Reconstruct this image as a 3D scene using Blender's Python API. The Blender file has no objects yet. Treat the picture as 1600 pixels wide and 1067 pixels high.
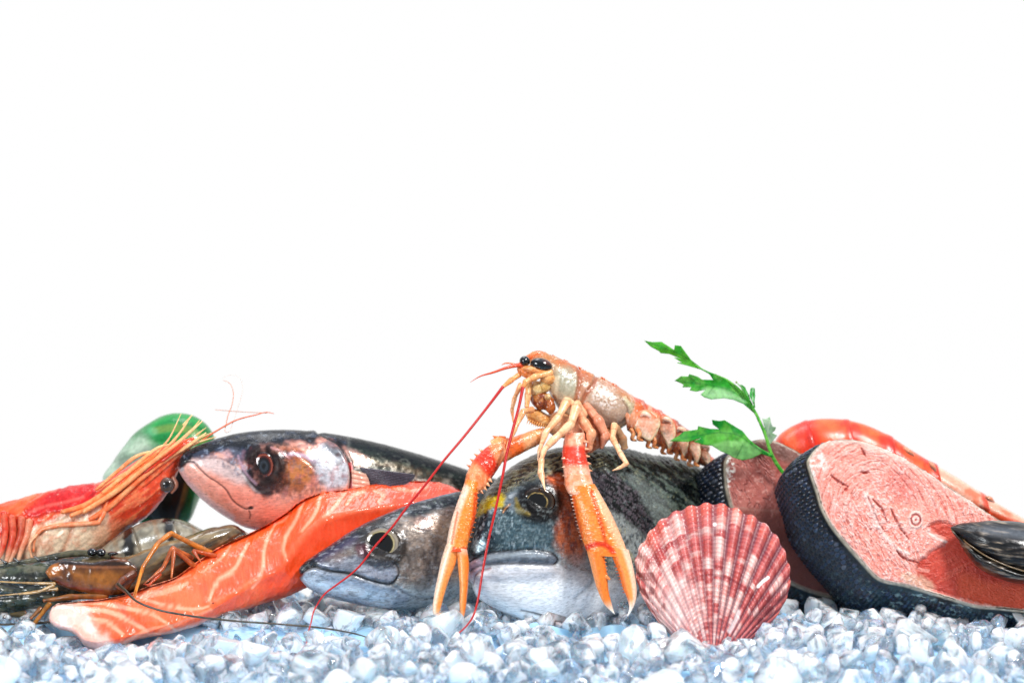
import bpy, math
import numpy as np
from mathutils import Vector
from mathutils.geometry import delaunay_2d_cdt

# ---------------------------------------------------------------- units
# one modelling unit ("u") is 0.4 mm; depth y grows away from the camera
K = 0.0004
D = 4000.0
CAMZ = 442 * K
C = bpy.context.scene.collection
scene = bpy.context.scene

# ---------------------------------------------------------------- camera
cam_d = bpy.data.cameras.new('camera')
cam = bpy.data.objects.new('camera', cam_d)
C.objects.link(cam)
cam.location = (0, -D * K, CAMZ)
cam.rotation_euler = (math.radians(90), 0, 0)
cam_d.sensor_width = 36
cam_d.lens = 90
cam_d.clip_start = 0.05
cam_d.clip_end = 60
cam_d.dof.use_dof = True
cam_d.dof.focus_distance = D * K - 0.024
cam_d.dof.aperture_fstop = 4.8
scene.camera = cam

# ---------------------------------------------------------------- studio world
world = bpy.data.worlds.new('World')
scene.world = world
world.use_nodes = True
wn = world.node_tree
wn.nodes.clear()
wo = wn.nodes.new('ShaderNodeOutputWorld')
wb = wn.nodes.new('ShaderNodeBackground')
tc = wn.nodes.new('ShaderNodeTexCoord')
sp = wn.nodes.new('ShaderNodeSeparateXYZ')
rmp = wn.nodes.new('ShaderNodeValToRGB')
wn.links.new(tc.outputs['Generated'], sp.inputs[0])
mr = wn.nodes.new('ShaderNodeMapRange')
mr.inputs['From Min'].default_value = -1
mr.inputs['From Max'].default_value = 1
wn.links.new(sp.outputs['Y'], mr.inputs['Value'])
wn.links.new(mr.outputs[0], rmp.inputs[0])
rmp.color_ramp.elements[0].position = 0.50
rmp.color_ramp.elements[0].color = (0.34, 0.36, 0.39, 1)
rmp.color_ramp.elements[1].position = 0.82
rmp.color_ramp.elements[1].color = (1.0, 1.0, 1.0, 1)
r2 = wn.nodes.new('ShaderNodeValToRGB')
r2.color_ramp.elements[0].position = .45; r2.color_ramp.elements[0].color = (0, 0, 0, 1)
r2.color_ramp.elements[1].position = .95; r2.color_ramp.elements[1].color = (.95, 1.06, 1.26, 1)  # bluish overhead glow added to brighten the ice
wn.links.new(sp.outputs['Z'], r2.inputs[0])
lt = wn.nodes.new('ShaderNodeMix'); lt.data_type = 'RGBA'; lt.blend_type = 'LIGHTEN'
lt.inputs['Factor'].default_value = 1
wn.links.new(rmp.outputs[0], lt.inputs['A']); wn.links.new(r2.outputs[0], lt.inputs['B'])
wn.links.new(lt.outputs['Result'], wb.inputs['Color'])
wb.inputs['Strength'].default_value = 1.0
wn.links.new(wb.outputs[0], wo.inputs['Surface'])


def area(name, loc, target, size, power, col=(1, 1, 1), size_y=None):
    l = bpy.data.lights.new(name, 'AREA')
    l.energy = power
    l.color = col
    l.size = size
    if size_y:
        l.shape = 'RECTANGLE'
        l.size_y = size_y
    o = bpy.data.objects.new(name, l)
    C.objects.link(o)
    o.location = loc
    o.rotation_euler = (Vector(target) - Vector(loc)).to_track_quat('-Z', 'Y').to_euler()
    return o


area('key_softbox', (0.75, -0.85, 1.15), (0, 0, 0.05), 0.26, 24, (1, 0.985, 0.96))
area('added_fill_lamp', (-1.15, -1.35, 0.40), (0, 0, 0.06), 0.55, 20, (0.93, 0.97, 1))  # unseen fill lamp added to lift the fronts and bellies
area('top_softbox', (-0.2, 0.25, 1.3), (0, 0, 0.0), 0.5, 4)

scene.view_settings.view_transform = 'Standard'
scene.view_settings.look = 'None'
scene.view_settings.exposure = 0.0
scene.view_settings.gamma = 1
scene.view_settings.use_curve_mapping = False
cy = scene.cycles
cy.max_bounces = 14
cy.transmission_bounces = 12
cy.transparent_max_bounces = 8
cy.glossy_bounces = 4
cy.diffuse_bounces = 4
cy.caustics_reflective = False
cy.caustics_refractive = True
cy.blur_glossy = 1.0
cy.sample_clamp_indirect = 6
cy.use_adaptive_sampling = True
cy.adaptive_threshold = 0.02

# ---------------------------------------------------------------- maths
def lin(c):
    if isinstance(c, str):
        c = c.lstrip('#')
        c = [int(c[i:i + 2], 16) / 255 for i in (0, 2, 4)]
    c = np.asarray(c, float)
    return np.where(c <= 0.04045, c / 12.92, ((c + 0.055) / 1.055) ** 2.4)


def W(P):
    P = np.asarray(P, float)
    f = (D + P[..., 2]) / D
    return np.stack([(P[..., 0] - 800) * f * K, P[..., 2] * K, (533.5 - P[..., 1]) * f * K + CAMZ], -1)


def sst(x, a, b):
    t = np.clip((x - a) / (b - a + 1e-12), 0, 1)
    return t * t * (3 - 2 * t)


def spl(pts, n, closed=False):
    p = np.asarray(pts, float)
    if p.ndim == 1:
        p = p[:, None]
    if closed:
        p = np.vstack([p[-2:], p, p[:3]]) if False else np.vstack([p, p[:1]])
    d = np.maximum(np.linalg.norm(np.diff(p, axis=0), axis=1), 1e-6)
    t = np.concatenate([[0], np.cumsum(d)])
    m = np.zeros_like(p)
    sl = np.diff(p, axis=0) / d[:, None]
    if len(p) > 2:
        w0 = d[1:, None]; w1 = d[:-1, None]
        m[1:-1] = (sl[:-1] * w0 + sl[1:] * w1) / (w0 + w1)
    m[0] = sl[0]; m[-1] = sl[-1]
    if closed:
        m[0] = m[-1] = (sl[-1] * d[0] + sl[0] * d[-1]) / (d[0] + d[-1])
        q = np.linspace(0, t[-1], n, endpoint=False)
    else:
        q = np.linspace(0, t[-1], n)
    i = np.clip(np.searchsorted(t, q, side='right') - 1, 0, len(d) - 1)
    u = ((q - t[i]) / d[i])[:, None]
    h = d[i][:, None]
    return ((2 * u**3 - 3 * u**2 + 1) * p[i] + (u**3 - 2 * u**2 + u) * h * m[i]
            + (-2 * u**3 + 3 * u**2) * p[i + 1] + (u**3 - u**2) * h * m[i + 1])


def prof(pairs, s):
    """smooth interpolation of (s, value) pairs"""
    if not hasattr(pairs, '__len__'):
        return np.full_like(s, float(pairs))
    a = np.asarray(pairs, float)
    x, v = a[:, 0], a[:, 1]
    i = np.clip(np.searchsorted(x, s, side='right') - 1, 0, len(x) - 2)
    d = np.diff(x)
    sl = np.diff(v) / d
    m = np.zeros_like(v)
    m[0], m[-1] = sl[0], sl[-1]
    for k in range(1, len(v) - 1):
        m[k] = 0 if sl[k - 1] * sl[k] <= 0 else 2 * sl[k - 1] * sl[k] / (sl[k - 1] + sl[k])
    u = np.clip((s - x[i]) / d[i], 0, 1)
    h = d[i]
    return ((2 * u**3 - 3 * u**2 + 1) * v[i] + (u**3 - 2 * u**2 + u) * h * m[i]
            + (-2 * u**3 + 3 * u**2) * v[i + 1] + (u**3 - u**2) * h * m[i + 1])


def hash3(i, j, k, seed):
    n = (i * 374761393 + j * 668265263 + k * 2147483647 + seed * 974634777) & 0xFFFFFFFF
    n = ((n ^ (n >> 13)) * 1274126177) & 0xFFFFFFFF
    n = (n ^ (n >> 16)) & 0xFFFFFFFF
    return n.astype(np.float64) / 4294967295.0


def noise(P, scale, octv=3, seed=0, stretch=(1, 1, 1), rough=0.5):
    """value noise, about 0..1; scale = feature size in u"""
    Q = np.asarray(P, float) / (scale * np.asarray(stretch, float))
    out = np.zeros(len(Q)); amp = 1.0; tot = 0
    for o in range(octv):
        R = Q * (2 ** o) + 17.3 * o + 1000
        b = np.floor(R).astype(np.int64)
        f = R - b
        f = f * f * (3 - 2 * f)
        v = 0
        for dx in (0, 1):
            for dy in (0, 1):
                for dz in (0, 1):
                    w = ((f[:, 0] if dx else 1 - f[:, 0]) * (f[:, 1] if dy else 1 - f[:, 1])
                         * (f[:, 2] if dz else 1 - f[:, 2]))
                    v = v + w * hash3(b[:, 0] + dx, b[:, 1] + dy, b[:, 2] + dz, seed + o * 31)
        out += amp * v; tot += amp; amp *= rough
    return out / tot


# ---------------------------------------------------------------- painter
class Pt:
    def __init__(s, P, base, par, N):
        s.P = P; s.x = P[:, 0]; s.y = P[:, 1]; s.z = P[:, 2]
        s.c = np.tile(lin(base), (len(P), 1))
        s.h = np.zeros(len(P)); s.m = np.zeros(len(P))
        s.N = N
        s.__dict__.update(par)

    def mix(s, m, col):
        m = np.clip(m, 0, 1)[:, None]
        s.c = s.c * (1 - m) + lin(col) * m

    def n(s, scale, octv=3, seed=0, stretch=(1, 1, 1), rough=.5):
        return noise(s.P, scale, octv, seed, stretch, rough)

    def ridge(s, u, v, su, sv, seed=0, thr=.035, octv=3):
        """thin natural lines running along v"""
        q = noise(np.stack([u / su, v / sv, 0 * u + seed * 3.1], -1), 1.0, octv, seed)
        return 1 - sst(np.abs(q - .5), thr * .3, thr)

    def dist(s, pts, smooth=True, closed=False, pad=60, par=False):
        p = spl(pts, max(12, 5 * len(pts)), closed) if smooth and len(pts) > 2 else np.asarray(pts, float)
        if closed:
            p = np.vstack([p, p[:1]])
        out = np.full(len(s.x), 1e3); tt = np.zeros(len(s.x))
        bb = ((s.x > p[:, 0].min() - pad) & (s.x < p[:, 0].max() + pad)
              & (s.y > p[:, 1].min() - pad) & (s.y < p[:, 1].max() + pad))
        ix = np.nonzero(bb)[0]
        if len(ix) == 0:
            return (out, tt) if par else out
        X = s.x[ix]; Y = s.y[ix]; d = np.full(len(ix), 1e3); t_ = np.zeros(len(ix))
        for k in range(len(p) - 1):
            ax, ay = p[k]; bx, by = p[k + 1]
            vx, vy = bx - ax, by - ay
            L = vx * vx + vy * vy + 1e-9
            t = np.clip(((X - ax) * vx + (Y - ay) * vy) / L, 0, 1)
            dd = np.hypot(X - ax - t * vx, Y - ay - t * vy)
            if par:
                t_ = np.where(dd < d, (k + t) / (len(p) - 1), t_)
            d = np.minimum(d, dd)
        out[ix] = d; tt[ix] = t_
        return (out, tt) if par else out

    def line(s, pts, w, soft=1.0, smooth=True, taper=None):
        """mask 1 on the line of half width w"""
        if taper:
            d, t = s.dist(pts, smooth, par=True)
            w = w * prof(taper, t)
        else:
            d = s.dist(pts, smooth)
        return 1 - sst(d, w - soft * .5, w + soft)

    def poly(s, pts, soft=4, smooth=True, wob=0, wobs=12, seed=3):
        p = spl(pts, 6 * len(pts), True) if smooth else np.asarray(pts, float)
        pad = soft + wob + 2
        d = s.dist(p, False, True, pad=pad + 10)
        ins = np.zeros(len(s.x), bool)
        j = len(p) - 1
        for i in range(len(p)):
            xi, yi = p[i]; xj, yj = p[j]
            c = ((yi > s.y) != (yj > s.y))
            if c.any():
                xx = (xj - xi) * (s.y - yi) / ((yj - yi) if abs(yj - yi) > 1e-9 else 1e-9) + xi
                ins ^= c & (s.x < xx)
            j = i
        sd = np.where(ins, -d, d)
        if wob:
            sd = sd + (s.n(wobs, 3, seed) - .5) * 2 * wob
        return 1 - sst(sd, -soft, soft)

    def ell(s, cx, cy, rx, ry, ang=0, soft=.25):
        a = math.radians(ang)
        dx = s.x - cx; dy = s.y - cy
        u = (dx * math.cos(a) + dy * math.sin(a)) / rx
        v = (-dx * math.sin(a) + dy * math.cos(a)) / ry
        return 1 - sst(np.hypot(u, v), 1 - soft, 1 + soft)


# ---------------------------------------------------------------- meshes
def normals(P, F):
    Q = P * np.array([1, -1, 1])
    n = np.zeros_like(Q)
    for f in F:
        f = np.asarray(f)
        if len(f) == 0:
            continue
        a, b, c = Q[f[:, 0]], Q[f[:, 1]], Q[f[:, 2]]
        fn = np.cross(b - a, c - a)
        if f.shape[1] == 4:
            fn += np.cross(c - a, Q[f[:, 3]] - a)
        for k in range(f.shape[1]):
            np.add.at(n, f[:, k], fn)
    n /= (np.linalg.norm(n, axis=1)[:, None] + 1e-12)
    return n * np.array([1, -1, 1])


def wloc(o):
    v = Vector((0, 0, 0))
    while o is not None:
        v = v + o.location
        o = o.parent
    return v


def mk(name, V, F, col, mat, parent=None, alpha=None, smooth=True, origin=None):
    V = np.asarray(V, float)
    me = bpy.data.meshes.new(name)
    if parent is not None:
        org = np.array(wloc(parent))
    elif origin is not None:
        org = np.asarray(origin, float)
    else:
        org = np.array([V[:, 0].mean(), V[:, 1].mean(), V[:, 2].min()])
    V = V - org
    Fl = [np.asarray(f) for f in F if len(f)]
    me.vertices.add(len(V))
    me.vertices.foreach_set('co', V.ravel())
    loops = np.concatenate([f.ravel() for f in Fl])
    tot = np.concatenate([np.full(len(f), f.shape[1]) for f in Fl])
    st = np.concatenate([[0], np.cumsum(tot)[:-1]])
    me.loops.add(len(loops))
    me.loops.foreach_set('vertex_index', loops.astype(np.int32))
    me.polygons.add(len(tot))
    me.polygons.foreach_set('loop_start', st.astype(np.int32))
    me.polygons.foreach_set('loop_total', tot.astype(np.int32))
    me.polygons.foreach_set('use_smooth', np.full(len(tot), smooth))
    me.update(calc_edges=True)
    if col is not None:
        a = me.color_attributes.new('Col', 'FLOAT_COLOR', 'POINT')
        cc = np.ones((len(V), 4)); cc[:, :3] = np.clip(col, 0, 1) ** 1.22
        cc[:, 3] = 0 if alpha is None else np.clip(alpha, 0, 1)
        a.data.foreach_set('color', cc.ravel())
    me.materials.append(mat)
    o = bpy.data.objects.new(name, me)
    C.objects.link(o)
    if parent is not None:
        o.parent = parent
    else:
        o.location = org
    return o


def tag(o, label, cat, group=None):
    o['label'] = label; o['category'] = cat
    if group:
        o['group'] = group
    return o


def thing(name, label, cat, at, group=None):
    o = bpy.data.objects.new(name, None)
    C.objects.link(o)
    o.location = W(np.array(at, float))
    o.empty_display_size = .01
    return tag(o, label, cat, group)


class Surf:
    def __init__(s, P, F, par):
        s.P, s.F, s.par = P, F, par

    def front(s, x, y, rear=False):
        d = (s.P[:, 0] - x) ** 2 + (s.P[:, 1] - y) ** 2
        ix = np.argsort(d)[:24]
        return s.P[ix, 2].max() if rear else s.P[ix, 2].min()

    def emit(s, name, mat, parent=None, base='#808080', paint=None, smooth=True):
        N = normals(s.P, s.F)
        c = s.P.mean(0)
        pt = Pt(s.P, base, s.par, N)
        if paint:
            paint(pt)
        P = s.P + N * pt.h[:, None]
        s.Q = P
        return mk(name, W(P), s.F, pt.c, mat, parent, pt.m, smooth)


def grid_faces(nu, nv, wrap):
    i = np.arange(nu - 1)[:, None]; j = np.arange(nv if wrap else nv - 1)[None, :]
    j2 = (j + 1) % nv
    return np.stack([i * nv + j, i * nv + j2, (i + 1) * nv + j2, (i + 1) * nv + j], -1).reshape(-1, 4)


def side_loft(top, bot, w, yc, nu=200, nv=96, ex=2.0, cap=0.0, tilt=0.0):
    """body whose outline seen along the depth axis is given by top and bottom curves"""
    T = spl(top, nu); B = spl(bot, nu)
    s = np.linspace(0, 1, nu)
    w_ = prof(w, s); y_ = prof(yc, s); e_ = prof(ex, s); tl = prof(tilt, s)
    th = np.linspace(0, 2 * np.pi, nv, endpoint=False)
    ca, sa = np.cos(th), np.sin(th)
    mid = (T + B) / 2; h = (T - B) / 2
    pw = (2.0 / e_)[:, None]
    A = np.sign(ca)[None] * np.abs(ca)[None] ** pw
    Bb = np.sign(sa)[None] * np.abs(sa)[None] ** pw
    xy = mid[:, None, :] + h[:, None, :] * A[..., None]
    z = y_[:, None] - w_[:, None] * Bb + tl[:, None] * A
    P = np.concatenate([xy, z[..., None]], -1).reshape(-1, 3)
    F = grid_faces(nu, nv, True)
    c0 = len(P); P = np.vstack([P, [[*mid[0], y_[0]], [*mid[-1], y_[-1]]]])
    j = np.arange(nv); j2 = (j + 1) % nv
    t0 = np.stack([np.full(nv, c0), j2, j], -1)
    b = (nu - 1) * nv
    t1 = np.stack([np.full(nv, c0 + 1), b + j, b + j2], -1)
    a = np.append(np.broadcast_to(A, (nu, nv)).ravel(), [0, 0])
    ss = np.append(np.repeat(s, nv), [0, 1]); f = np.append(np.broadcast_to(Bb, (nu, nv)).ravel(), [0, 0])
    # orientation
    Q = P * [1, -1, 1]
    k = (nu // 2) * nv + nv // 4
    fc = F[(nu // 2) * nv + nv // 4]
    nrm = np.cross(Q[fc[1]] - Q[fc[0]], Q[fc[2]] - Q[fc[0]])
    if np.dot(nrm, Q[k] - np.append(mid[nu // 2] * [1, -1], y_[nu // 2])) < 0:
        F = F[:, ::-1]; t0 = t0[:, ::-1]; t1 = t1[:, ::-1]
    return Surf(P, [F, np.vstack([t0, t1])], dict(a=a, s=ss, f=f))


def tube(pts, rad, n=10, m=None, flat=1.0, flatdir=(0, 0, 1)):
    p = np.asarray(pts, float)
    m = m or max(8, 6 * len(p))
    r_ = np.full(len(p), float(rad)) if not hasattr(rad, '__len__') else np.asarray(rad, float)
    q = spl(np.hstack([p, r_[:, None]]), m) if len(p) > 2 else np.linspace(np.append(p[0], r_[0]), np.append(p[-1], r_[-1]), m)
    X = q[:, :3]; R = np.maximum(q[:, 3], 0.05)
    T = np.gradient(X, axis=0); T /= np.linalg.norm(T, axis=1)[:, None] + 1e-9
    ref = np.asarray(flatdir, float)
    U = ref - T * (T @ ref)[:, None]
    bad = np.linalg.norm(U, axis=1) < .15
    U[bad] = np.array([0, 1, 0]) - T[bad] * T[bad, 1:2]
    U /= np.linalg.norm(U, axis=1)[:, None]
    Vv = np.cross(T, U)
    th = np.linspace(0, 2 * np.pi, n, endpoint=False)
    P = (X[:, None] + R[:, None, None] * (np.cos(th)[None, :, None] * U[:, None] * flat + np.sin(th)[None, :, None] * Vv[:, None])).reshape(-1, 3)
    F = grid_faces(m, n, True)
    c0 = len(P)
    P = np.vstack([P, X[:1] - T[:1] * R[0] * .5, X[-1:] + T[-1:] * R[-1] * .5])
    j = np.arange(n); j2 = (j + 1) % n; b = (m - 1) * n
    t = np.append(np.repeat(np.linspace(0, 1, m), n), [0, 1])
    t0 = np.stack([np.full(n, c0), j2, j], -1); t1 = np.stack([np.full(n, c0 + 1), b + j, b + j2], -1)
    Q = P * [1, -1, 1]; Xc = X * [1, -1, 1]
    fc = F[(m // 2) * n]
    nrm = np.cross(Q[fc[1]] - Q[fc[0]], Q[fc[2]] - Q[fc[0]])
    if np.dot(nrm, Q[fc].mean(0) - Xc[m // 2]) < 0:
        F = F[:, ::-1]; t0 = t0[:, ::-1]; t1 = t1[:, ::-1]
    return Surf(P, [F, np.vstack([t0, t1])], dict(s=t, th=np.append(np.tile(th, m), [0, 0]), a=np.append(np.tile(np.sin(th), m), [0, 0])))


def join(surfs):
    P = []; Fq = []; Ft = []; s = []; o = 0
    for S in surfs:
        P.append(S.P); Fq.append(S.F[0] + o); Ft.append(S.F[1] + o); s.append(S.par['s']); o += len(S.P)
    return Surf(np.vstack(P), [np.vstack(Fq), np.vstack(Ft)], dict(s=np.concatenate(s)))


def blob(cx, cy, y, rx, ry, rd, ang=0, nu=24, nv=32):
    u = np.linspace(0, np.pi, nu)
    th = np.linspace(0, 2 * np.pi, nv, endpoint=False)
    a = math.radians(ang)
    lx = np.sin(u)[:, None] * np.cos(th)[None] * rx
    ly = np.sin(u)[:, None] * np.sin(th)[None] * ry
    z = -np.cos(u)[:, None] * np.ones_like(th)[None] * rd
    x = lx * math.cos(a) - ly * math.sin(a) + cx
    yy = lx * math.sin(a) + ly * math.cos(a) + cy
    P = np.stack([x, yy, z + y], -1).reshape(-1, 3)
    F = grid_faces(nu, nv, True)
    Q = P * [1, -1, 1]
    fc = F[(nu // 2) * nv]
    nrm = np.cross(Q[fc[1]] - Q[fc[0]], Q[fc[2]] - Q[fc[0]])
    if np.dot(nrm, Q[fc].mean(0) - np.array([cx, -cy, y])) < 0:
        F = F[:, ::-1]
    r = np.sqrt((lx / rx) ** 2 + (ly / ry) ** 2).ravel()
    return Surf(P, [F, np.zeros((0, 3), int)], dict(s=np.repeat(np.linspace(0, 1, nu), nv), r=r, lx=lx.ravel(), ly=ly.ravel()))


def leafmesh(outline, depth, thick=0.6, step=4.0, smooth=False, curve=None):
    """thin real sheet from an outline, with its own bend in depth"""
    o = np.asarray(outline, float)
    if smooth:
        o = spl(o, 5 * len(o), True)
    else:
        seg = []
        for i in range(len(o)):
            a, b = o[i], o[(i + 1) % len(o)]
            k = max(1, int(np.linalg.norm(b - a) / step))
            for t in range(k):
                seg.append(a + (b - a) * t / k)
        o = np.array(seg)
    mn, mx = o.min(0), o.max(0)
    gx, gy = np.meshgrid(np.arange(mn[0], mx[0], step), np.arange(mn[1], mx[1], step * .87))
    gx[::2] += step * .5
    g = np.stack([gx.ravel(), gy.ravel()], -1)
    pt = Pt(np.hstack([g, np.zeros((len(g), 1))]), '#000000', {}, None)
    sd = pt.dist(np.vstack([o, o[:1]]), False)
    ins = pt.poly(o, .01, False) > .5
    g = g[ins & (sd > step * .45)]
    n = len(o)
    v, e, f, *_ = delaunay_2d_cdt([Vector(p) for p in np.vstack([o, g])], [], [list(range(n))], 1, 1e-5)
    P2 = np.array([list(p) for p in v]); F = np.array([list(t) for t in f if len(t) == 3])
    ar = np.cross(np.c_[P2[F[:, 1]] - P2[F[:, 0]], np.zeros(len(F))], np.c_[P2[F[:, 2]] - P2[F[:, 0]], np.zeros(len(F))])[:, 2]
    F[ar > 0] = F[ar > 0][:, ::-1]
    z = depth(P2[:, 0], P2[:, 1])
    nn = len(P2)
    th = thick(P2[:, 0], P2[:, 1]) if callable(thick) else np.full(nn, thick)
    A = np.c_[P2, z - th]; B = np.c_[P2, z + th]
    P = np.vstack([A, B])
    # border edges
    from collections import Counter
    cnt = Counter()
    for t in F:
        for k in range(3):
            cnt[(t[k], t[(k + 1) % 3])] += 1
    bd = [(a, b) for (a, b) in cnt if (b, a) not in cnt]
    Q = np.array([[b, a, a + nn, b + nn] for a, b in bd])
    # front face must look towards -y (camera side): check
    q = P * [1, -1, 1]
    nrm = np.cross(q[F[:, 1]] - q[F[:, 0]], q[F[:, 2]] - q[F[:, 0]])[:, 2].mean()
    if nrm > 0:
        F = F[:, ::-1]; Q = Q[:, ::-1]
    return Surf(P, [Q, np.vstack([F, F[:, ::-1] + nn])], dict(s=np.zeros(len(P)), side=np.r_[np.zeros(nn), np.ones(nn)]))


# ---------------------------------------------------------------- materials
def mat_base(name):
    m = bpy.data.materials.new(name)
    m.use_nodes = True
    n = m.node_tree
    return m, n, n.nodes['Principled BSDF']


def mat(name, rough=.35, coat=0., sss=0., sssr=(1, .35, .2), sssd=.004, spec=.5, var=.15, vscale=350, bump=.3,
        bscale=900, bstretch=(1, 1, 1), bdist=.0003, metal=0., coat_r=.08, rvar=.0, bump2=0., b2scale=150,
        trans=0., voro=None, ior=None, sheen=0):
    m, n, b = mat_base(name)
    L = n.links.new
    at = n.nodes.new('ShaderNodeAttribute'); at.attribute_name = 'Col'
    tcn = n.nodes.new('ShaderNodeTexCoord')
    mp = n.nodes.new('ShaderNodeMapping'); mp.inputs['Scale'].default_value = bstretch
    L(tcn.outputs['Object'], mp.inputs[0])
    nz = n.nodes.new('ShaderNodeTexNoise'); nz.inputs['Scale'].default_value = vscale; nz.inputs['Detail'].default_value = 5
    L(mp.outputs[0], nz.inputs['Vector'])
    r = n.nodes.new('ShaderNodeMapRange')
    r.inputs['From Min'].default_value = .3; r.inputs['From Max'].default_value = .7
    r.inputs['To Min'].default_value = 1 - var; r.inputs['To Max'].default_value = 1 + var
    L(nz.outputs['Fac'], r.inputs['Value'])
    mx = n.nodes.new('ShaderNodeVectorMath'); mx.operation = 'SCALE'
    L(at.outputs['Color'], mx.inputs[0]); L(r.outputs[0], mx.inputs['Scale'])
    L(mx.outputs[0], b.inputs['Base Color'])
    b.inputs['Roughness'].default_value = rough
    if rvar:
        r2 = n.nodes.new('ShaderNodeMapRange')
        r2.inputs['From Min'].default_value = .35; r2.inputs['From Max'].default_value = .65
        r2.inputs['To Min'].default_value = max(.03, rough - rvar); r2.inputs['To Max'].default_value = rough + rvar
        n2 = n.nodes.new('ShaderNodeTexNoise'); n2.inputs['Scale'].default_value = vscale * .5; n2.inputs['Detail'].default_value = 4
        L(tcn.outputs['Object'], n2.inputs['Vector']); L(n2.outputs['Fac'], r2.inputs['Value']); L(r2.outputs[0], b.inputs['Roughness'])
    b.inputs['Specular IOR Level'].default_value = spec
    b.inputs['Coat Weight'].default_value = coat
    b.inputs['Coat Roughness'].default_value = coat_r
    if metal:
        mm = n.nodes.new('ShaderNodeMath'); mm.operation = 'MULTIPLY'; mm.inputs[1].default_value = metal
        L(at.outputs['Alpha'], mm.inputs[0]); L(mm.outputs[0], b.inputs['Metallic'])
    if sss:
        b.inputs['Subsurface Weight'].default_value = sss
        b.inputs['Subsurface Radius'].default_value = sssr
        b.inputs['Subsurface Scale'].default_value = sssd
    if trans:
        b.inputs['Transmission Weight'].default_value = trans
    if ior:
        b.inputs['IOR'].default_value = ior
    last = None
    nb = n.nodes.new('ShaderNodeTexNoise'); nb.inputs['Scale'].default_value = bscale; nb.inputs['Detail'].default_value = 4
    L(mp.outputs[0], nb.inputs['Vector'])
    bp = n.nodes.new('ShaderNodeBump'); bp.inputs['Strength'].default_value = bump; bp.inputs['Distance'].default_value = bdist
    L(nb.outputs['Fac'], bp.inputs['Height'])
    last = bp
    if bump2:
        nb2 = n.nodes.new('ShaderNodeTexNoise'); nb2.inputs['Scale'].default_value = b2scale; nb2.inputs['Detail'].default_value = 2
        L(mp.outputs[0], nb2.inputs['Vector'])
        bp2 = n.nodes.new('ShaderNodeBump'); bp2.inputs['Strength'].default_value = bump2; bp2.inputs['Distance'].default_value = .001
        L(nb2.outputs['Fac'], bp2.inputs['Height']); L(last.outputs[0], bp2.inputs['Normal']); last = bp2
    if voro:
        vn = n.nodes.new('ShaderNodeTexVoronoi'); vn.inputs['Scale'].default_value = voro[0]
        mp2 = n.nodes.new('ShaderNodeMapping'); mp2.inputs['Scale'].default_value = voro[2]
        mp2.inputs['Rotation'].default_value = voro[3]
        L(tcn.outputs['Object'], mp2.inputs[0]); L(mp2.outputs[0], vn.inputs['Vector'])
        bp3 = n.nodes.new('ShaderNodeBump'); bp3.inputs['Strength'].default_value = voro[1]; bp3.inputs['Distance'].default_value = .0008
        bp3.invert = True
        L(vn.outputs['Distance'], bp3.inputs['Height']); L(last.outputs[0], bp3.inputs['Normal']); last = bp3
    L(last.outputs[0], b.inputs['Normal'])
    if coat:
        L(last.outputs[0], b.inputs['Coat Normal'])
    return m


M = {}
M['fish'] = mat('fish_skin', rough=.33, coat=.22, spec=.35, var=.22, vscale=900, bump=.45, bscale=700, bstretch=(.35, 1, 1), metal=.55, rvar=.1, bump2=.12, b2scale=110)
M['bream'] = mat('bream_skin', rough=.33, coat=.22, spec=.35, var=.28, vscale=900, bump=.6, bscale=600, bstretch=(.3, 1, 1), metal=.55, rvar=.1, bump2=.10, b2scale=110)
M['eye'] = mat('eye_gloss', rough=.12, coat=1, coat_r=.03, var=.1, bump=.25, bscale=260, bdist=.0006, spec=.3)
M['salmon'] = mat('salmon_flesh', rough=.30, coat=.6, coat_r=.08, sss=.12, sssd=.003, var=.07, vscale=700, bump=.3, bscale=1000, bump2=.15, b2scale=160)
M['steak'] = mat('steak_flesh', rough=.5, coat=.12, coat_r=.25, sss=.06, sssd=.002, var=.14, vscale=900, bump=.55, bscale=1300, bump2=.2, b2scale=350)
M['scales'] = mat('scaly_skin', rough=.28, coat=.4, coat_r=.15, var=.35, vscale=300, bump=.2, bscale=1500, metal=.5)
M['shellfish'] = mat('prawn_shell', rough=.33, coat=.3, coat_r=.1, sss=.08, sssd=.003, spec=.4, sssr=(1, .5, .25), var=.2, vscale=700, bump=.45, bscale=1100, bump2=.12, b2scale=220)
M['whip'] = mat('antenna_chitin', rough=.35, coat=.3, var=.1, bump=.2)
M['dark'] = mat('dark_prawn_shell', rough=.22, coat=.7, coat_r=.06, var=.3, vscale=260, bump=.3, bscale=600, bump2=.15, b2scale=200)
M['mussel'] = mat('mussel_shell', rough=.32, spec=.35, coat=.25, coat_r=.1, var=.2, vscale=400, bump=.35, bscale=500, bump2=.15)
M['scallop'] = mat('scallop_shell', rough=.42, coat=.25, coat_r=.2, var=.12, vscale=600, bump=.3, bscale=900, sss=.08, sssd=.002)
M['leaf'] = mat('parsley_leaf', rough=.55, spec=.2, var=.25, vscale=300, bump=.35, bscale=500, sss=.15, sssr=(.5, 1, .2), sssd=.001)
# ================================================================ ICE
rng = np.random.default_rng(11)


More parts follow.
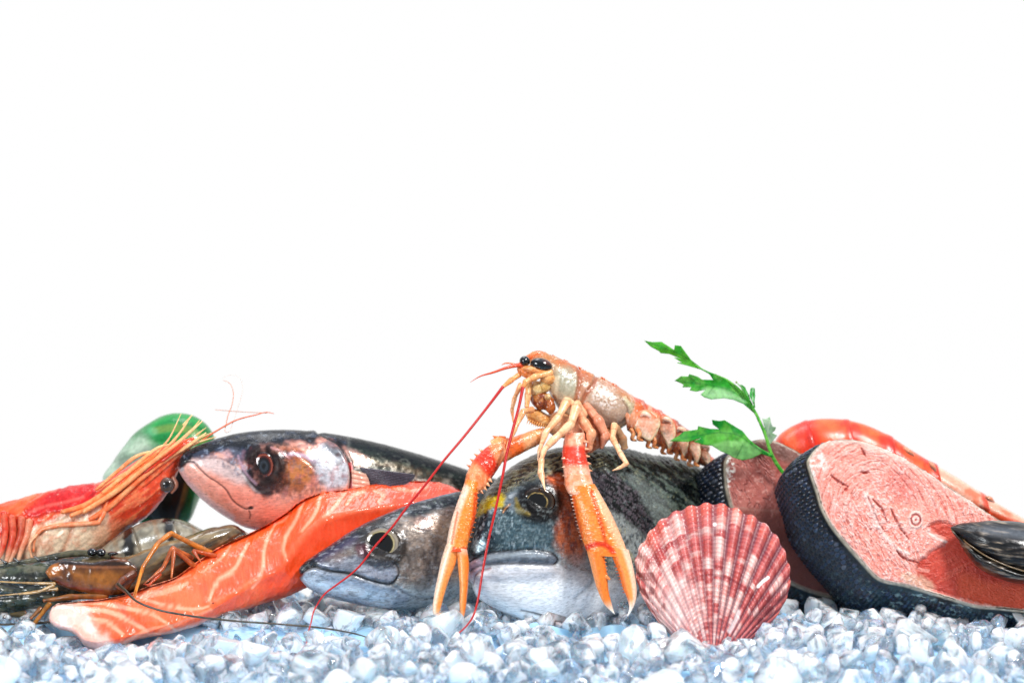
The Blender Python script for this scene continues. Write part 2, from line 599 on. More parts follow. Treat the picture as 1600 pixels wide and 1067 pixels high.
def ice_material(name, tint, clear, frost, sss):
    m, n, b = mat_base(name)
    L = n.links.new
    t = n.nodes.new('ShaderNodeTexCoord')
    oi = n.nodes.new('ShaderNodeObjectInfo')
    ad = n.nodes.new('ShaderNodeVectorMath'); ad.operation = 'ADD'
    L(t.outputs['Object'], ad.inputs[0]); L(oi.outputs['Location'], ad.inputs[1])
    nz = n.nodes.new('ShaderNodeTexNoise'); nz.inputs['Scale'].default_value = 85; nz.inputs['Detail'].default_value = 7
    nz.inputs['Roughness'].default_value = .62; nz.inputs['Distortion'].default_value = .6
    L(ad.outputs[0], nz.inputs['Vector'])
    r = n.nodes.new('ShaderNodeMapRange')
    r.inputs['From Min'].default_value = .41; r.inputs['From Max'].default_value = .57
    r.inputs['To Min'].default_value = clear; r.inputs['To Max'].default_value = frost
    L(nz.outputs['Fac'], r.inputs['Value']); L(r.outputs[0], b.inputs['Transmission Weight'])
    b.inputs['Base Color'].default_value = (*tint, 1)
    b.inputs['Subsurface Weight'].default_value = sss
    b.inputs['Subsurface Radius'].default_value = (.6, .9, 1)
    b.inputs['Subsurface Scale'].default_value = .012
    b.inputs['IOR'].default_value = 1.31
    b.inputs['Roughness'].default_value = .04
    b.inputs['Coat Weight'].default_value = .6
    b.inputs['Coat Roughness'].default_value = .03
    nb = n.nodes.new('ShaderNodeTexNoise'); nb.inputs['Scale'].default_value = 170; nb.inputs['Detail'].default_value = 5
    L(ad.outputs[0], nb.inputs['Vector'])
    bp = n.nodes.new('ShaderNodeBump'); bp.inputs['Strength'].default_value = .4; bp.inputs['Distance'].default_value = .0018
    L(nb.outputs['Fac'], bp.inputs['Height']); L(bp.outputs[0], b.inputs['Normal']); L(bp.outputs[0], b.inputs['Coat Normal'])
    return m


M['ice'] = ice_material('clear_ice', (.81, .90, 1.0), .94, .12, 1.0)
M['ice_bulk'] = ice_material('packed_ice', (.44, .73, 1.0), .0, .0, .5)

VIS = np.array([(-400, 975), (0, 974), (60, 978), (90, 992), (120, 1012), (150, 1026), (190, 1014), (230, 1003), (280, 993), (315, 980),
                (345, 962), (385, 943), (430, 938), (470, 926), (520, 934), (560, 952), (620, 948), (700, 950), (740, 946), (770, 950), (800, 970), (840, 984), (880, 990), (960, 988), (1030, 984),
                (1050, 989), (1110, 998), (1180, 990), (1215, 960), (1260, 948), (1340, 952), (1400, 966), (1450, 962), (1520, 975), (1600, 968), (2000, 975)], float)


def ground_h(x, y):
    """height of the packed heap in u above its crown"""
    front = np.clip(-20 - y, 0, None)
    back = np.clip(y - 330, 0, None)
    h = -front * .17 - (back ** 1.6) * .02
    h = h + 9 * (noise(np.stack([x, y, 0 * x], -1), 90, 2, 5) - .5) * 2
    side = np.clip(np.maximum(-x - 150, x - 1750), 0, None)
    return h - side ** 1.5 * .03


def h2py(x, y, h):
    return 533.5 + (442 - h) * D / (D + y)


def py2h(py, y):
    return 442 - (py - 533.5) * (D + y) / D


def chunk(seed, sub=3):
    import bmesh
    r = np.random.default_rng(seed)
    bm = bmesh.new()
    bmesh.ops.create_icosphere(bm, subdivisions=sub, radius=1)
    V = np.array([v.co[:] for v in bm.verts]); F = np.array([[v.index for v in f.verts] for f in bm.faces])
    bm.free()
    V *= r.uniform(.75, 1.15, 3)
    for _ in range(r.integers(9, 15)):
        nn = r.normal(size=3); nn /= np.linalg.norm(nn)
        d = r.uniform(.34, .72)
        q = V @ nn
        ov = np.clip(q - d, 0, None)
        V = V - nn[None] * (ov * .96)[:, None]
    V = V + (noise(V * 10 + seed * 7, 4.5, 3, seed)[:, None] - .5) * .15 * V
    return V, F


N_SHAPES = 14
shapes = [chunk(100 + i, 4) for i in range(N_SHAPES)]


def rotm(r):
    a = r.normal(size=4); a /= np.linalg.norm(a)
    w, x, y, z = a
    return np.array([[1 - 2 * (y * y + z * z), 2 * (x * y - z * w), 2 * (x * z + y * w)],
                     [2 * (x * y + z * w), 1 - 2 * (x * x + z * z), 2 * (y * z - x * w)],
                     [2 * (x * z - y * w), 2 * (y * z + x * w), 1 - 2 * (x * x + y * y)]])


def xyz(x, y, h):
    f = (D + y) / D
    return np.array([(x - 800) * f * K, y * K, h * K])


# scatter
cand = [(x_, y_, r_, py2h(t_, y_) - r_ * .75) for x_, y_, r_, t_ in [(1030, -150, 20, 990), (1052, -178, 24, 990), (1082, -186, 26, 994), (1112, -184, 27, 1000), (1140, -184, 24, 996),
        (1168, -172, 24, 992), (1195, -150, 22, 975), (1216, -120, 20, 962), (1066, -215, 24, 1004), (1098, -222, 27, 1012), (1130, -220, 24, 1010), (1160, -210, 26, 1004)]]
_manual = len(cand)
for _ in range(14000):
    y = rng.uniform(-420, 330); x = rng.uniform(-60, 1660)
    r = rng.uniform(22, 54) if y < -30 else rng.uniform(18, 34)
    ok = True
    for (cx, cy_, cr, _h) in cand:
        if (cx - x) ** 2 + (cy_ - y) ** 2 < ((cr + r) * .60) ** 2:
            ok = False; break
    if ok:
        h = float(ground_h(np.array([x]), np.array([y]))[0]) + r * rng.uniform(.15, .55)
        cand.append((x, y, r, h))
placed = []
for _q, (x, y, r, h) in enumerate(cand):
    if _q < _manual:
        placed.append((x, y, r, h)); continue
    lim = np.interp(x, VIS[:, 0], VIS[:, 1])
    if y < -30:
        if 1030 < x < 1200 and y > -150:
            lim = lim + 30
        if 235 < x < 600 and y < -60:
            lim = max(lim, float(np.interp(x, [240, 300, 360, 440, 520, 591], [960, 974, 984, 990, 998, 1014])) + 4)
        top = h2py(x, y, h + r * .7)
        if top < lim - 8:
            h = py2h(lim - 8 + rng.uniform(0, 10), y) - r * .7
    placed.append((x, y, r, h))
# an upper, sparser layer in front so that the heap looks piled
extra = []
for _ in range(1500):
    y = rng.uniform(-380, -45); x = rng.uniform(-60, 1660); r = rng.uniform(12, 30)
    if all((a - x) ** 2 + (b - y) ** 2 > ((c_ + r) * .8) ** 2 for a, b, c_, _ in extra):
        h = float(ground_h(np.array([x]), np.array([y]))[0]) + r + rng.uniform(6, 16)
        lim = np.interp(x, VIS[:, 0], VIS[:, 1])
        if y > -200 and (235 < x < 600 or 690 < x < 760):
            continue
        if h2py(x, y, h + r * .8) > lim + 2:
            extra.append((x, y, r, h))
allc = placed + extra
fillers = []
for _ in range(1100):
    y = rng.uniform(-330, 200); x = rng.uniform(-60, 1660); r = rng.uniform(7, 14)
    h = float(ground_h(np.array([x]), np.array([y]))[0]) + rng.uniform(-6, 8)
    lim = np.interp(x, VIS[:, 0], VIS[:, 1])
    if y < -30:
        top = h2py(x, y, h + r * .7)
        if top < lim:
            h = py2h(lim + rng.uniform(0, 12), y) - r * .7
    fillers.append((x, y, r, h))
# those in view and nearest are objects of their own
def inview(c):
    x, y, r, h = c
    f = (D + y) / D
    py = h2py(x, y, h + r)
    lim = np.interp(x, VIS[:, 0], VIS[:, 1])
    return py < 1062 and py > lim - 12 and -10 < x * 1.0 < 1610 and y < 40


vis = [c for c in allc if inview(c)]
vis.sort(key=lambda c: -c[2] * D / (D + c[1]))
indiv = vis[:285]
rest_ids = set(map(id, indiv))
rest = [c for c in allc if id(c) not in rest_ids] + fillers
ice_meshes = []
for i, (x, y, r, h) in enumerate(indiv):
    k = i % N_SHAPES
    if k >= len(ice_meshes):
        V, F = shapes[k]
        o = mk('ice_chunk', V * K * 20, [F], None, M['ice'], None, origin=(0, 0, 0))
        ice_meshes.append(o)
    else:
        o = ice_meshes[k].copy(); C.objects.link(o)
    o.location = xyz(x, y, h)
    o.rotation_euler = rng.uniform(0, 6.28, 3)
    s = r / 20 * (D + y) / D
    o.scale = (s * rng.uniform(.9, 1.15), s, s * rng.uniform(.8, 1.0))
    tag(o, 'clear bluish chunk of crushed ice in the bed under the seafood', 'ice', 'chunks of crushed ice')

# the rest of the bed: packed base and the smaller or hidden lumps in one mass
Vs, Fs, off = [], [], 0
lowshapes = [chunk(300 + i, 3) for i in range(8)]
for i, (x, y, r, h) in enumerate(rest):
    V, F = lowshapes[i % 8]
    Q = (V @ rotm(rng).T) * r * K + xyz(x, y, h)
    Vs.append(Q); Fs.append(F + off); off += len(Q)
mk_rest = mk('crushed_ice', np.vstack(Vs), [np.vstack(Fs)], None, M['ice'])
mk_rest['kind'] = 'stuff'
mk_rest['label'] = 'bluish white crushed ice filling the gaps of the bed'
gx, gy = np.meshgrid(np.arange(-520, 2121, 9.0), np.arange(-620, 641, 9.0))
X, Y = gx.ravel(), gy.ravel()
H = ground_h(X, Y) - 1 + 16 * (noise(np.stack([X, Y, 0 * X], -1), 26, 3, 8) - .5)
lim = np.interp(X, VIS[:, 0], VIS[:, 1])
cap = py2h(lim + 15, Y)
H = np.where(Y < -30, np.minimum(H, cap), H)
f = (D + Y) / D
V = np.stack([(X - 800) * f * K, Y * K, H * K], -1)
bed = mk('ice_bed', V, [grid_faces(gx.shape[0], gx.shape[1], False)], None, M['ice_bulk'])
bed['kind'] = 'structure'
bed['label'] = 'packed blue-white ice bed under the seafood'
# ================================================================ FISH
def fish_eye(parent, S, cx, cy, rx, ry, cols, pup=.5, ang=0, rd=None, push=0, name='eye', px=0, py=0):
    """cols: list of (radius fraction, colour) from outside in"""
    y = S.front(cx, cy)
    B = blob(cx, cy, y + rx * .15 - push, rx, ry, rd or rx * .42, ang, 40, 56)

    def pf(p):
        for fr, col, soft in cols:
            d = np.hypot((p.lx - px * (1 - fr) * rx) / rx, (p.ly - py * (1 - fr) * ry) / ry)
            p.mix(1 - sst(d + (p.n(5, 2, 4) - .5) * .08, fr - soft, fr + soft), col)
        p.m[:] = .25
    return B.emit(name, M['eye'], parent, cols[0][1], pf)


def fan(parent, name, mat_, root, tip_a, tip_b, y0, y1, n_rays, col, col2, bow=0, th=1.0):
    """ray fin between two edges; root (x,y) pair list"""
    nu, nv = 60, n_rays * 6
    u = np.linspace(0, 1, nu)[:, None]; v = np.linspace(0, 1, nv)[None, :]
    ra, rb = np.array(root[0], float), np.array(root[1], float)
    A, B = np.array(tip_a, float), np.array(tip_b, float)
    R = ra + (rb - ra) * v[..., None]
    mid = (A + B) / 2
    tip = A + (B - A) * v[..., None]
    ext = 1 + bow * np.sin(v * np.pi)
    P2 = R + (tip - R) * u[..., None] * ext[..., None]
    ray = np.cos(v * n_rays * 2 * np.pi)
    z = y0 + (y1 - y0) * u - 5 * np.sin(u * np.pi) + ray * .8 * (1 - .3 * u) + 0 * v
    front = np.concatenate([P2, z[..., None]], -1).reshape(-1, 3)
    back = front + [0, 0, th]
    F = grid_faces(nu, nv, False)
    q = front * [1, -1, 1]
    f0 = F[len(F) // 2]
    if np.cross(q[f0[1]] - q[f0[0]], q[f0[2]] - q[f0[0]])[2] > 0:
        F = F[:, ::-1]
    rr = np.broadcast_to(ray, (nu, nv)).ravel(); uu = np.broadcast_to(u, (nu, nv)).ravel()
    S = Surf(np.vstack([front, back]), [np.vstack([F, F[:, ::-1] + len(front)]), np.zeros((0, 3), int)],
             dict(ray=np.tile(rr, 2), u=np.tile(uu, 2), s=np.tile(uu, 2)))

    def pf(p):
        p.mix(sst(p.ray, -.2, .8) * .9, col2)
        p.mix((p.n(14, 2, 3) - .5) * 1.2, col2)
        p.m[:] = .2
    return S.emit(name, mat_, parent, col, pf)


# ---------------------------------------------------------------- upper mackerel
mk1 = thing('mackerel', 'mackerel with pink jaw and dark red-ringed eye lying on top of the salmon fillet', 'fish', (430, 828, 110), 'mackerels')
S = side_loft(
    [(279, 727), (281, 716), (286, 709), (300, 700), (330, 688), (365, 678), (400, 673), (440, 671), (490, 674), (540, 681), (600, 694),
     (660, 711), (728, 733), (800, 756), (880, 782), (960, 806), (1010, 822)],
    [(279, 729), (281, 738), (291, 754), (309, 774), (334, 795), (360, 812), (384, 824), (405, 829), (440, 832), (490, 836), (540, 840), (600, 842),
     (660, 842), (728, 840), (800, 838), (880, 836), (960, 834), (1010, 832)],
    [(0, 2), (.02, 14), (.07, 32), (.14, 45), (.25, 54), (.4, 56), (.6, 52), (.85, 24), (1, 6)],
    [(0, 78), (.2, 108), (.4, 150), (.7, 250), (1, 360)], nu=560, nv=260, ex=2.15)


def paint_m1(p):
    nA = p.n(10, 4, 1); nB = p.n(26, 3, 2); nC = p.n(4, 3, 5)
    p.c[:] = lin('#eeb4a4')
    p.mix(sst(nB, .4, .7) * .45, '#e58a70')
    # jaw colours: greyer upper lip, deep orange throat
    p.mix(p.poly([(282, 722), (310, 712), (350, 716), (375, 735), (395, 752), (380, 756), (340, 742), (305, 728)], 8, wob=5) * .75, '#cfc3c2')
    p.mix(p.poly([(350, 770), (400, 770), (470, 775), (520, 790), (520, 840), (400, 835), (360, 812)], 14, wob=6) * .4, '#d9694a')
    p.mix(p.line([(284, 742), (296, 757), (315, 775), (340, 794), (362, 808)], 4, 5) * .6, '#d8c0c4')
    p.mix(p.poly([(440, 745), (500, 735), (548, 745), (548, 775), (500, 800), (440, 800)], 12, wob=6) * .7, '#d9a08c')
    # cheek brown
    p.mix(p.poly([(430, 702), (452, 697), (476, 706), (492, 728), (490, 752), (462, 762), (436, 758)], 9, wob=8) * .9, '#b06a35')
    p.mix(p.poly([(440, 700), (462, 700), (472, 712), (456, 722), (440, 722)], 6, wob=6) * .6, '#8f3f22')
    p.mix(p.poly([(445, 735), (480, 725), (490, 745), (470, 762), (450, 758)], 6, wob=7) * .6, '#d0925c')
    # silver opercle
    p.mix(p.poly([(484, 706), (505, 694), (530, 700), (543, 722), (546, 752), (520, 764), (498, 752), (490, 728)], 7, wob=7), '#d4d6dc')
    p.mix(p.poly([(495, 712), (520, 704), (536, 722), (536, 742), (512, 738)], 8, wob=6) * .6, '#f2f4f6')
    sg = p.poly([(470, 690), (505, 684), (540, 700), (549, 740), (548, 780), (480, 790), (440, 780)], 10)
    p.mix(sst(p.n(5, 4, 81, (.7, 1.6, 1)), .52, .64) * sg * .45, '#7d7480'); p.mix(sst(p.n(12, 4, 82), .55, .68) * sg * .4, '#c0787a')
    p.mix(p.poly([(505, 690), (535, 704), (545, 725), (530, 716), (508, 702)], 5, wob=5) * .7, '#3c4450')
    p.mix(p.line([(432, 714), (455, 709), (475, 712), (492, 722)], 2.2, 2.5) * .8, '#dcc8d8')
    # dark back of head
    back = p.poly([(276, 729), (280, 700), (330, 670), (440, 655), (560, 665), (560, 700), (530, 696), (505, 684), (486, 698), (470, 690), (440, 694), (420, 694), (400, 702),
                   (386, 720), (372, 716), (350, 706), (325, 708), (305, 716), (292, 722)], 5, wob=7, wobs=16)
    p.mix(back, '#131923')
    p.mix(back * sst(nA, .5, .68) * .5, '#3a475e')
    p.mix(back * sst(nC, .64, .78) * .35, '#a9b7c9')
    p.mix(p.poly([(338, 706), (362, 700), (380, 706), (380, 716), (362, 716), (345, 712)], 5, wob=6) * .5, '#9496a8')
    # eye surround
    ring = p.ell(412, 728, 28, 35, 0, .4)
    ring = np.clip(ring * (.8 + .5 * (nA - .3)), 0, 1)
    p.mix(ring, '#3a181a')
    p.mix(p.line([(381, 706), (378, 722), (384, 742), (398, 756)], 2.5, 3) * .7, '#8c6a78')
    p.mix(p.line([(392, 700), (388, 722), (394, 744)], 1.6, 2) * .8, '#5b2a34')
    p.mix(p.poly([(380, 736), (400, 758), (430, 768), (446, 752), (440, 762), (420, 774), (398, 766)], 4, wob=5) * .9, '#1a0f10')
    p.mix(p.ell(430, 742, 14, 16, 0, .5) * .8, '#3a1c14')
    p.mix(p.line([(362, 722), (380, 742), (390, 756), (402, 768), (420, 766)], 1.6, 2) * .7, '#eadfdc')
    up2 = p.poly([(280, 716), (300, 706), (330, 700), (365, 704), (385, 722), (392, 742), (374, 744), (352, 728), (328, 718), (304, 718)], 5, wob=7, wobs=10)
    p.mix(up2 * sst(nA, .38, .6) * .7, '#4a5063')
    p.mix(up2 * sst(nC, .6, .72) * .5, '#a8b2c4')
    p.mix(p.poly([(386, 704), (420, 692), (450, 698), (446, 720), (448, 760), (430, 772), (404, 768), (388, 744)], 6, wob=9, wobs=9) * sst(nA, .3, .55) * .85, '#1e0f12')
    p.mix(p.line([(372, 712), (377, 726), (388, 744), (400, 756)], 1.5, 1.5) * .7, '#b79aa8')
    p.mix(p.line([(424, 700), (440, 706), (452, 716)], 1.5, 2) * .7, '#c08a8c')
    p.mix(p.poly([(432, 748), (470, 756), (500, 762), (470, 778), (440, 772)], 8, wob=8) * sst(nA, .42, .6) * .5, '#7c3c28')
    p.mix(sst(p.n(7, 4, 61, (2, .7, 1)), .56, .68) * p.poly([(430, 690), (548, 690), (552, 780), (430, 780)], 14) * .35, '#4a3430')
    # snout
    p.mix(p.ell(281, 724, 8, 9, 0, .5), '#20262f')
    p.mix(p.ell(283, 733, 5, 4, 0, .5) * .6, '#aebfc8')
    # mouth crease
    p.m *= 0
    ml = [(281, 731), (292, 722), (302, 722), (312, 732), (326, 745), (342, 755), (354, 766), (364, 782), (374, 790), (385, 795), (394, 793)]
    p.mix(p.line(ml, .6, 1.3) * .95, '#3a1a18'); p.h -= 1.6 * p.line(ml, .6, 3)
    p.h += 1.0 * p.line([(x - 3, y + 6) for x, y in ml], 2, 10)
    p.mix(p.ell(392, 793, 4, 2.6, 0, .4), '#1c0d0d')
    l2 = [(389, 797), (391, 803), (390, 809)]
    p.mix(p.line(l2, .7, 1.4) * .8, '#3a1a18')
    p.mix(p.line([(300, 722), (318, 716), (344, 716), (368, 728)], .8, 1.6) * .5, '#6b5660')
    # freckles
    p.mix(sst(p.n(2.6, 2, 9), .80, .86) * .7 * (p.x < 480), '#3b1d1a')
    # flank
    fl = sst(p.x, 540, 552)
    tint = lin('#c9c7be')[None] * np.ones((len(p.x), 1))
    p.c = p.c * (1 - fl[:, None]) + tint * fl[:, None]
    dk = fl * sst(p.a + (nB - .5) * .5 + (nA - .5) * .3, .38, .66)
    p.mix(dk, '#3a463e')
    p.mix(dk * sst(p.n(12, 3, 21, (2, .6, 1)), .48, .6), '#10161c')
    p.mix(dk * sst(p.n(9, 3, 27, (2, .6, 1)), .6, .72) * .7, '#93968a')
    p.mix(fl * sst(p.a, .7, .88) * .85, '#141b24')
    p.mix(fl * p.line([(548, 716), (590, 722), (640, 734), (700, 752)], 4, 8) * .3, '#a08468')
    p.mix(fl * sst(p.n(7, 4, 71, (1.6, .7, 1)), .5, .62) * sst(p.a, .1, .45) * .8, '#29332f')
    p.mix(fl * sst(-p.a, -.2, .2) * .6, '#e6ebee')
    p.mix(p.poly([(548, 700), (566, 712), (580, 722), (556, 728)], 5, wob=4) * .7, '#d7b0a4')
    # opercle edge
    oe = [(497, 676), (512, 684), (528, 693), (538, 705), (546, 722), (549, 742), (547, 764), (540, 800)]
    p.mix(p.line(oe, 1.2, 2.2), '#15161c'); p.h -= 4 * p.line(oe, 1.5, 4)
    p.h += 3.0 * p.line([(x - 8, y + 2) for x, y in oe], 2, 10)
    p.mix(p.line([(547, 724), (551, 742), (549, 768)], 2.0, 2.5) * .95, '#a81f22')
    pre = [(452, 690), (470, 712), (494, 735), (498, 760), (486, 790)]
    p.h -= 1.2 * p.line(pre, 1, 4)
    p.h += (p.ell(413, 728, 31, 37, 0, .3) * 3.0) - p.ell(413, 728, 20, 25, 0, .3) * 2.5
    p.h += (nA - .5) * .9 + (nC - .5) * .5
    p.m = np.clip(.15 + .7 * sst(p.a, .1, .5) * fl + .5 * p.poly([(484, 706), (505, 694), (543, 722), (546, 752), (498, 752)], 10), 0, 1)


S.emit('body', M['fish'], mk1, '#d8a090', paint_m1)
fish_eye(mk1, S, 412, 728, 16, 22, [(1, '#2a0e10', .1), (.92, '#6a2a26', .05), (.84, '#b06a50', .04), (.78, '#5c2420', .05), (.62, '#15151a', .06), (.42, '#3c434c', .12), (.2, '#0c0e12', .1)], rd=4.5, push=0)
y = S.front(580, 740)
fan(mk1, 'pectoral_fin', M['fish'], [(559, 729), (574, 757)], (648, 741), (618, 762), y - 3, y - 20, 10, '#1e1c26', '#8c8490', bow=.12)
fan(mk1, 'tail_fin', M['fish'], [(1006, 822), (1006, 832)], (1080, 790), (1080, 880), 360, 400, 18, '#262c30', '#70787c', bow=-.25)
fan(mk1, 'gill_flap', M['fish'], [(549, 733), (551, 764)], (572, 740), (578, 766), S.front(553, 745) - 1, S.front(570, 750) - 4, 4, '#d9a994', '#e6c6b4', bow=.1, th=2)

# ---------------------------------------------------------------- lower mackerel
mk2 = thing('mackerel', 'grey mackerel with gold-ringed eye resting on the ice below the salmon fillet', 'fish', (620, 950, 20), 'mackerels')
S = side_loft(
    [(468, 894), (470, 887), (476, 880), (496, 864), (519, 849), (541, 834), (575, 815), (609, 800), (642, 787), (676, 777), (710, 769), (760, 764),
     (830, 764), (920, 776), (1010, 800), (1080, 830)],
    [(468, 896), (470, 904), (478, 915), (497, 927), (530, 937), (575, 947), (609, 951), (640, 951), (670, 949), (710, 944), (760, 940), (830, 932),
     (920, 915), (1010, 890), (1080, 860)],
    [(0, 2), (.02, 14), (.08, 32), (.17, 48), (.3, 58), (.5, 60), (.8, 36), (1, 6)],
    [(0, -18), (.2, 8), (.35, 40), (.6, 150), (1, 330)], nu=560, nv=260, ex=2.1)


def paint_m2(p):
    nA = p.n(10, 4, 1); nB = p.n(30, 3, 2); nC = p.n(4, 3, 5); st = p.n(8, 3, 12, (1, 2.4, 1))
    p.c[:] = lin('#8a8480')
    p.mix(p.poly([(610, 820), (660, 800), (740, 800), (740, 930), (640, 930), (618, 880)], 16, wob=10) * .8, '#a8988c')
    p.mix(sst(st, .5, .7) * .6 * sst(p.x, 600, 640), '#5d5754')
    p.mix(sst(nB, .55, .75) * .5, '#b5a69a')
    p.mix(p.ell(662, 815, 16, 12, 0, .6) * .45, '#7c4a44')
    p.mix(p.poly([(684, 815), (705, 812), (735, 820), (735, 910), (700, 900), (688, 860)], 12, wob=6) * .6, '#d0b49c')
    # pale belly & jaw
    p.mix(p.poly([(560, 925), (600, 915), (650, 920), (750, 915), (750, 960), (600, 960)], 12, wob=8) * .8, '#d6e2e6')
    p.mix(p.poly([(470, 896), (490, 888), (530, 895), (575, 907), (610, 915), (640, 930), (600, 955), (480, 920)], 6, wob=3) * .8, '#a6b2c2')
    p.mix(p.line([(480, 908), (520, 918), (570, 928), (610, 936)], 5, 10) * .8, '#dce6ee')
    # maxilla plate
    p.mix(p.poly([(492, 884), (520, 870), (556, 868), (600, 874), (618, 882), (621, 898), (610, 911), (590, 907), (560, 896), (520, 890)], 4, wob=3), '#8d919c')
    p.mix(p.poly([(555, 885), (590, 880), (612, 886), (612, 902), (590, 902), (562, 893)], 6, wob=4) * .7, '#b3b7c4')
    p.mix(p.poly([(505, 876), (525, 862), (548, 866), (530, 878)], 7, wob=4) * .6, '#8a7266')
    # dark back
    back = p.poly([(462, 896), (470, 880), (490, 860), (560, 800), (680, 760), (900, 740), (900, 790), (720, 790), (690, 793), (650, 806), (625, 806), (600, 822), (570, 836), (545, 850),
                   (520, 862), (498, 876), (478, 890)], 5, wob=5, wobs=16)
    p.mix(back, '#1c242f')
    p.mix(back * sst(nA, .52, .7) * .7, '#4d5b63')
    p.mix(back * sst(nC, .6, .75) * .5, '#7c8a7c')
    p.mix(p.line([(520, 846), (575, 813), (642, 786), (710, 768)], 2.5, 3) * .5, '#7d8fa6')
    p.mix(p.line([(500, 872), (530, 855), (556, 842)], 5, 8) * .6, '#5d5272')
    p.mix(p.ell(597, 851, 38, 33, 20, .35) * .9, '#3a3634')
    p.mix(p.line([(568, 862), (578, 880), (605, 884), (628, 868), (632, 845)], 3, 4) * .6, '#14161a')
    p.mix(p.poly([(556, 850), (570, 852), (576, 868), (566, 872), (556, 862)], 4, wob=3) * .7, '#6b3d48')
    p.mix(p.line([(628, 838), (642, 830), (652, 832)], 3, 4) * .5, '#2c2c2c')
    p.mix(sst(p.n(4, 4, 91, (2.4, .8, 1)), .54, .66) * .4, '#3c4048'); p.mix(sst(p.n(4, 4, 92, (2.4, .8, 1)), .56, .68) * .3, '#dfe2e6')
    p.mix(p.poly([(630, 850), (665, 835), (690, 860), (680, 905), (645, 905), (628, 880)], 14, wob=10) * sst(nA, .4, .6) * .5, '#4e4a4a')
    ml = [(470, 897), (478, 888), (489, 884), (505, 889), (519, 892), (552, 897), (575, 905), (597, 911), (612, 912), (620, 904)]
    p.mix(p.line(ml, 1.2, 2.2) * .95, '#12151c'); p.h -= 3 * p.line(ml, 1.2, 4)
    p.h += 2 * p.line([(x, y - 7) for x, y in ml], 2, 8) + 1.5 * p.line([(x, y + 7) for x, y in ml], 2, 8)
    mx = [(620, 904), (624, 892), (618, 880)]
    p.mix(p.line(mx, .8, 2) * .7, '#22242c'); p.h -= 2 * p.line(mx, 1, 3)
    ox = [(612, 912), (630, 925), (645, 932), (700, 935)]
    p.mix(p.line(ox, 1, 3) * .4, '#4a5058'); p.h -= 1.5 * p.line(ox, 1, 4)
    p.mix(sst(p.n(2.6, 2, 9), .82, .88) * .5, '#1c1c22')
    p.mix(p.ell(469, 897, 5, 8, 0, .5) * .7, '#28303c')
    fl = sst(p.x, 740, 760)
    p.mix(fl * sst(p.a, .1, .4), '#2a3a3c')
    p.h += (nA - .5) * 1.0 + (nC - .5) * .5
    p.h += p.ell(597, 851, 34, 31, 0, .25) * 3 - p.ell(597, 851, 24, 22, 0, .3) * 3
    p.m = np.clip(.55 + .3 * (nB - .5), 0, 1)


S.emit('body', M['fish'], mk2, '#9a9a9a', paint_m2)
fish_eye(mk2, S, 597, 850, 28, 26, [(1, '#4a443e', .08), (.94, '#a39a8c', .06), (.8, '#77695c', .05), (.76, '#cfc39a', .04), (.71, '#6d6038', .03), (.68, '#05060a', .03)],
         rd=6, px=-.25, py=-.1)
fan(mk2, 'tail_fin', M['fish'], [(1076, 832), (1076, 858)], (1140, 800), (1140, 900), 330, 380, 18, '#262c30', '#70787c', bow=-.25)

# ---------------------------------------------------------------- sea bream
br = thing('sea_bream', 'large sea bream with yellow brow band and white belly facing the camera under the langoustine', 'fish', (880, 985, 60))
S = side_loft(
    [(727, 884), (727, 872), (730, 850), (736, 822), (745, 796), (758, 770), (774, 751), (796, 732), (822, 716), (860, 702), (910, 697), (972, 700),
     (1010, 708), (1060, 717), (1110, 736), (1180, 770), (1260, 806), (1320, 830)],
    [(727, 887), (729, 898), (736, 912), (745, 932), (763, 946), (792, 963), (824, 978), (876, 987), (930, 990), (990, 990), (1036, 987), (1090, 976),
     (1150, 955), (1220, 925), (1280, 895), (1320, 872)],
    [(0, 14), (.03, 42), (.09, 66), (.18, 88), (.32, 104), (.5, 106), (.75, 70), (1, 8)],
    [(0, -15), (.15, 18), (.35, 70), (.55, 170), (.75, 290), (1, 430)], nu=560, nv=340, ex=[(0, 2.4), (.2, 2.25), (1, 2)])


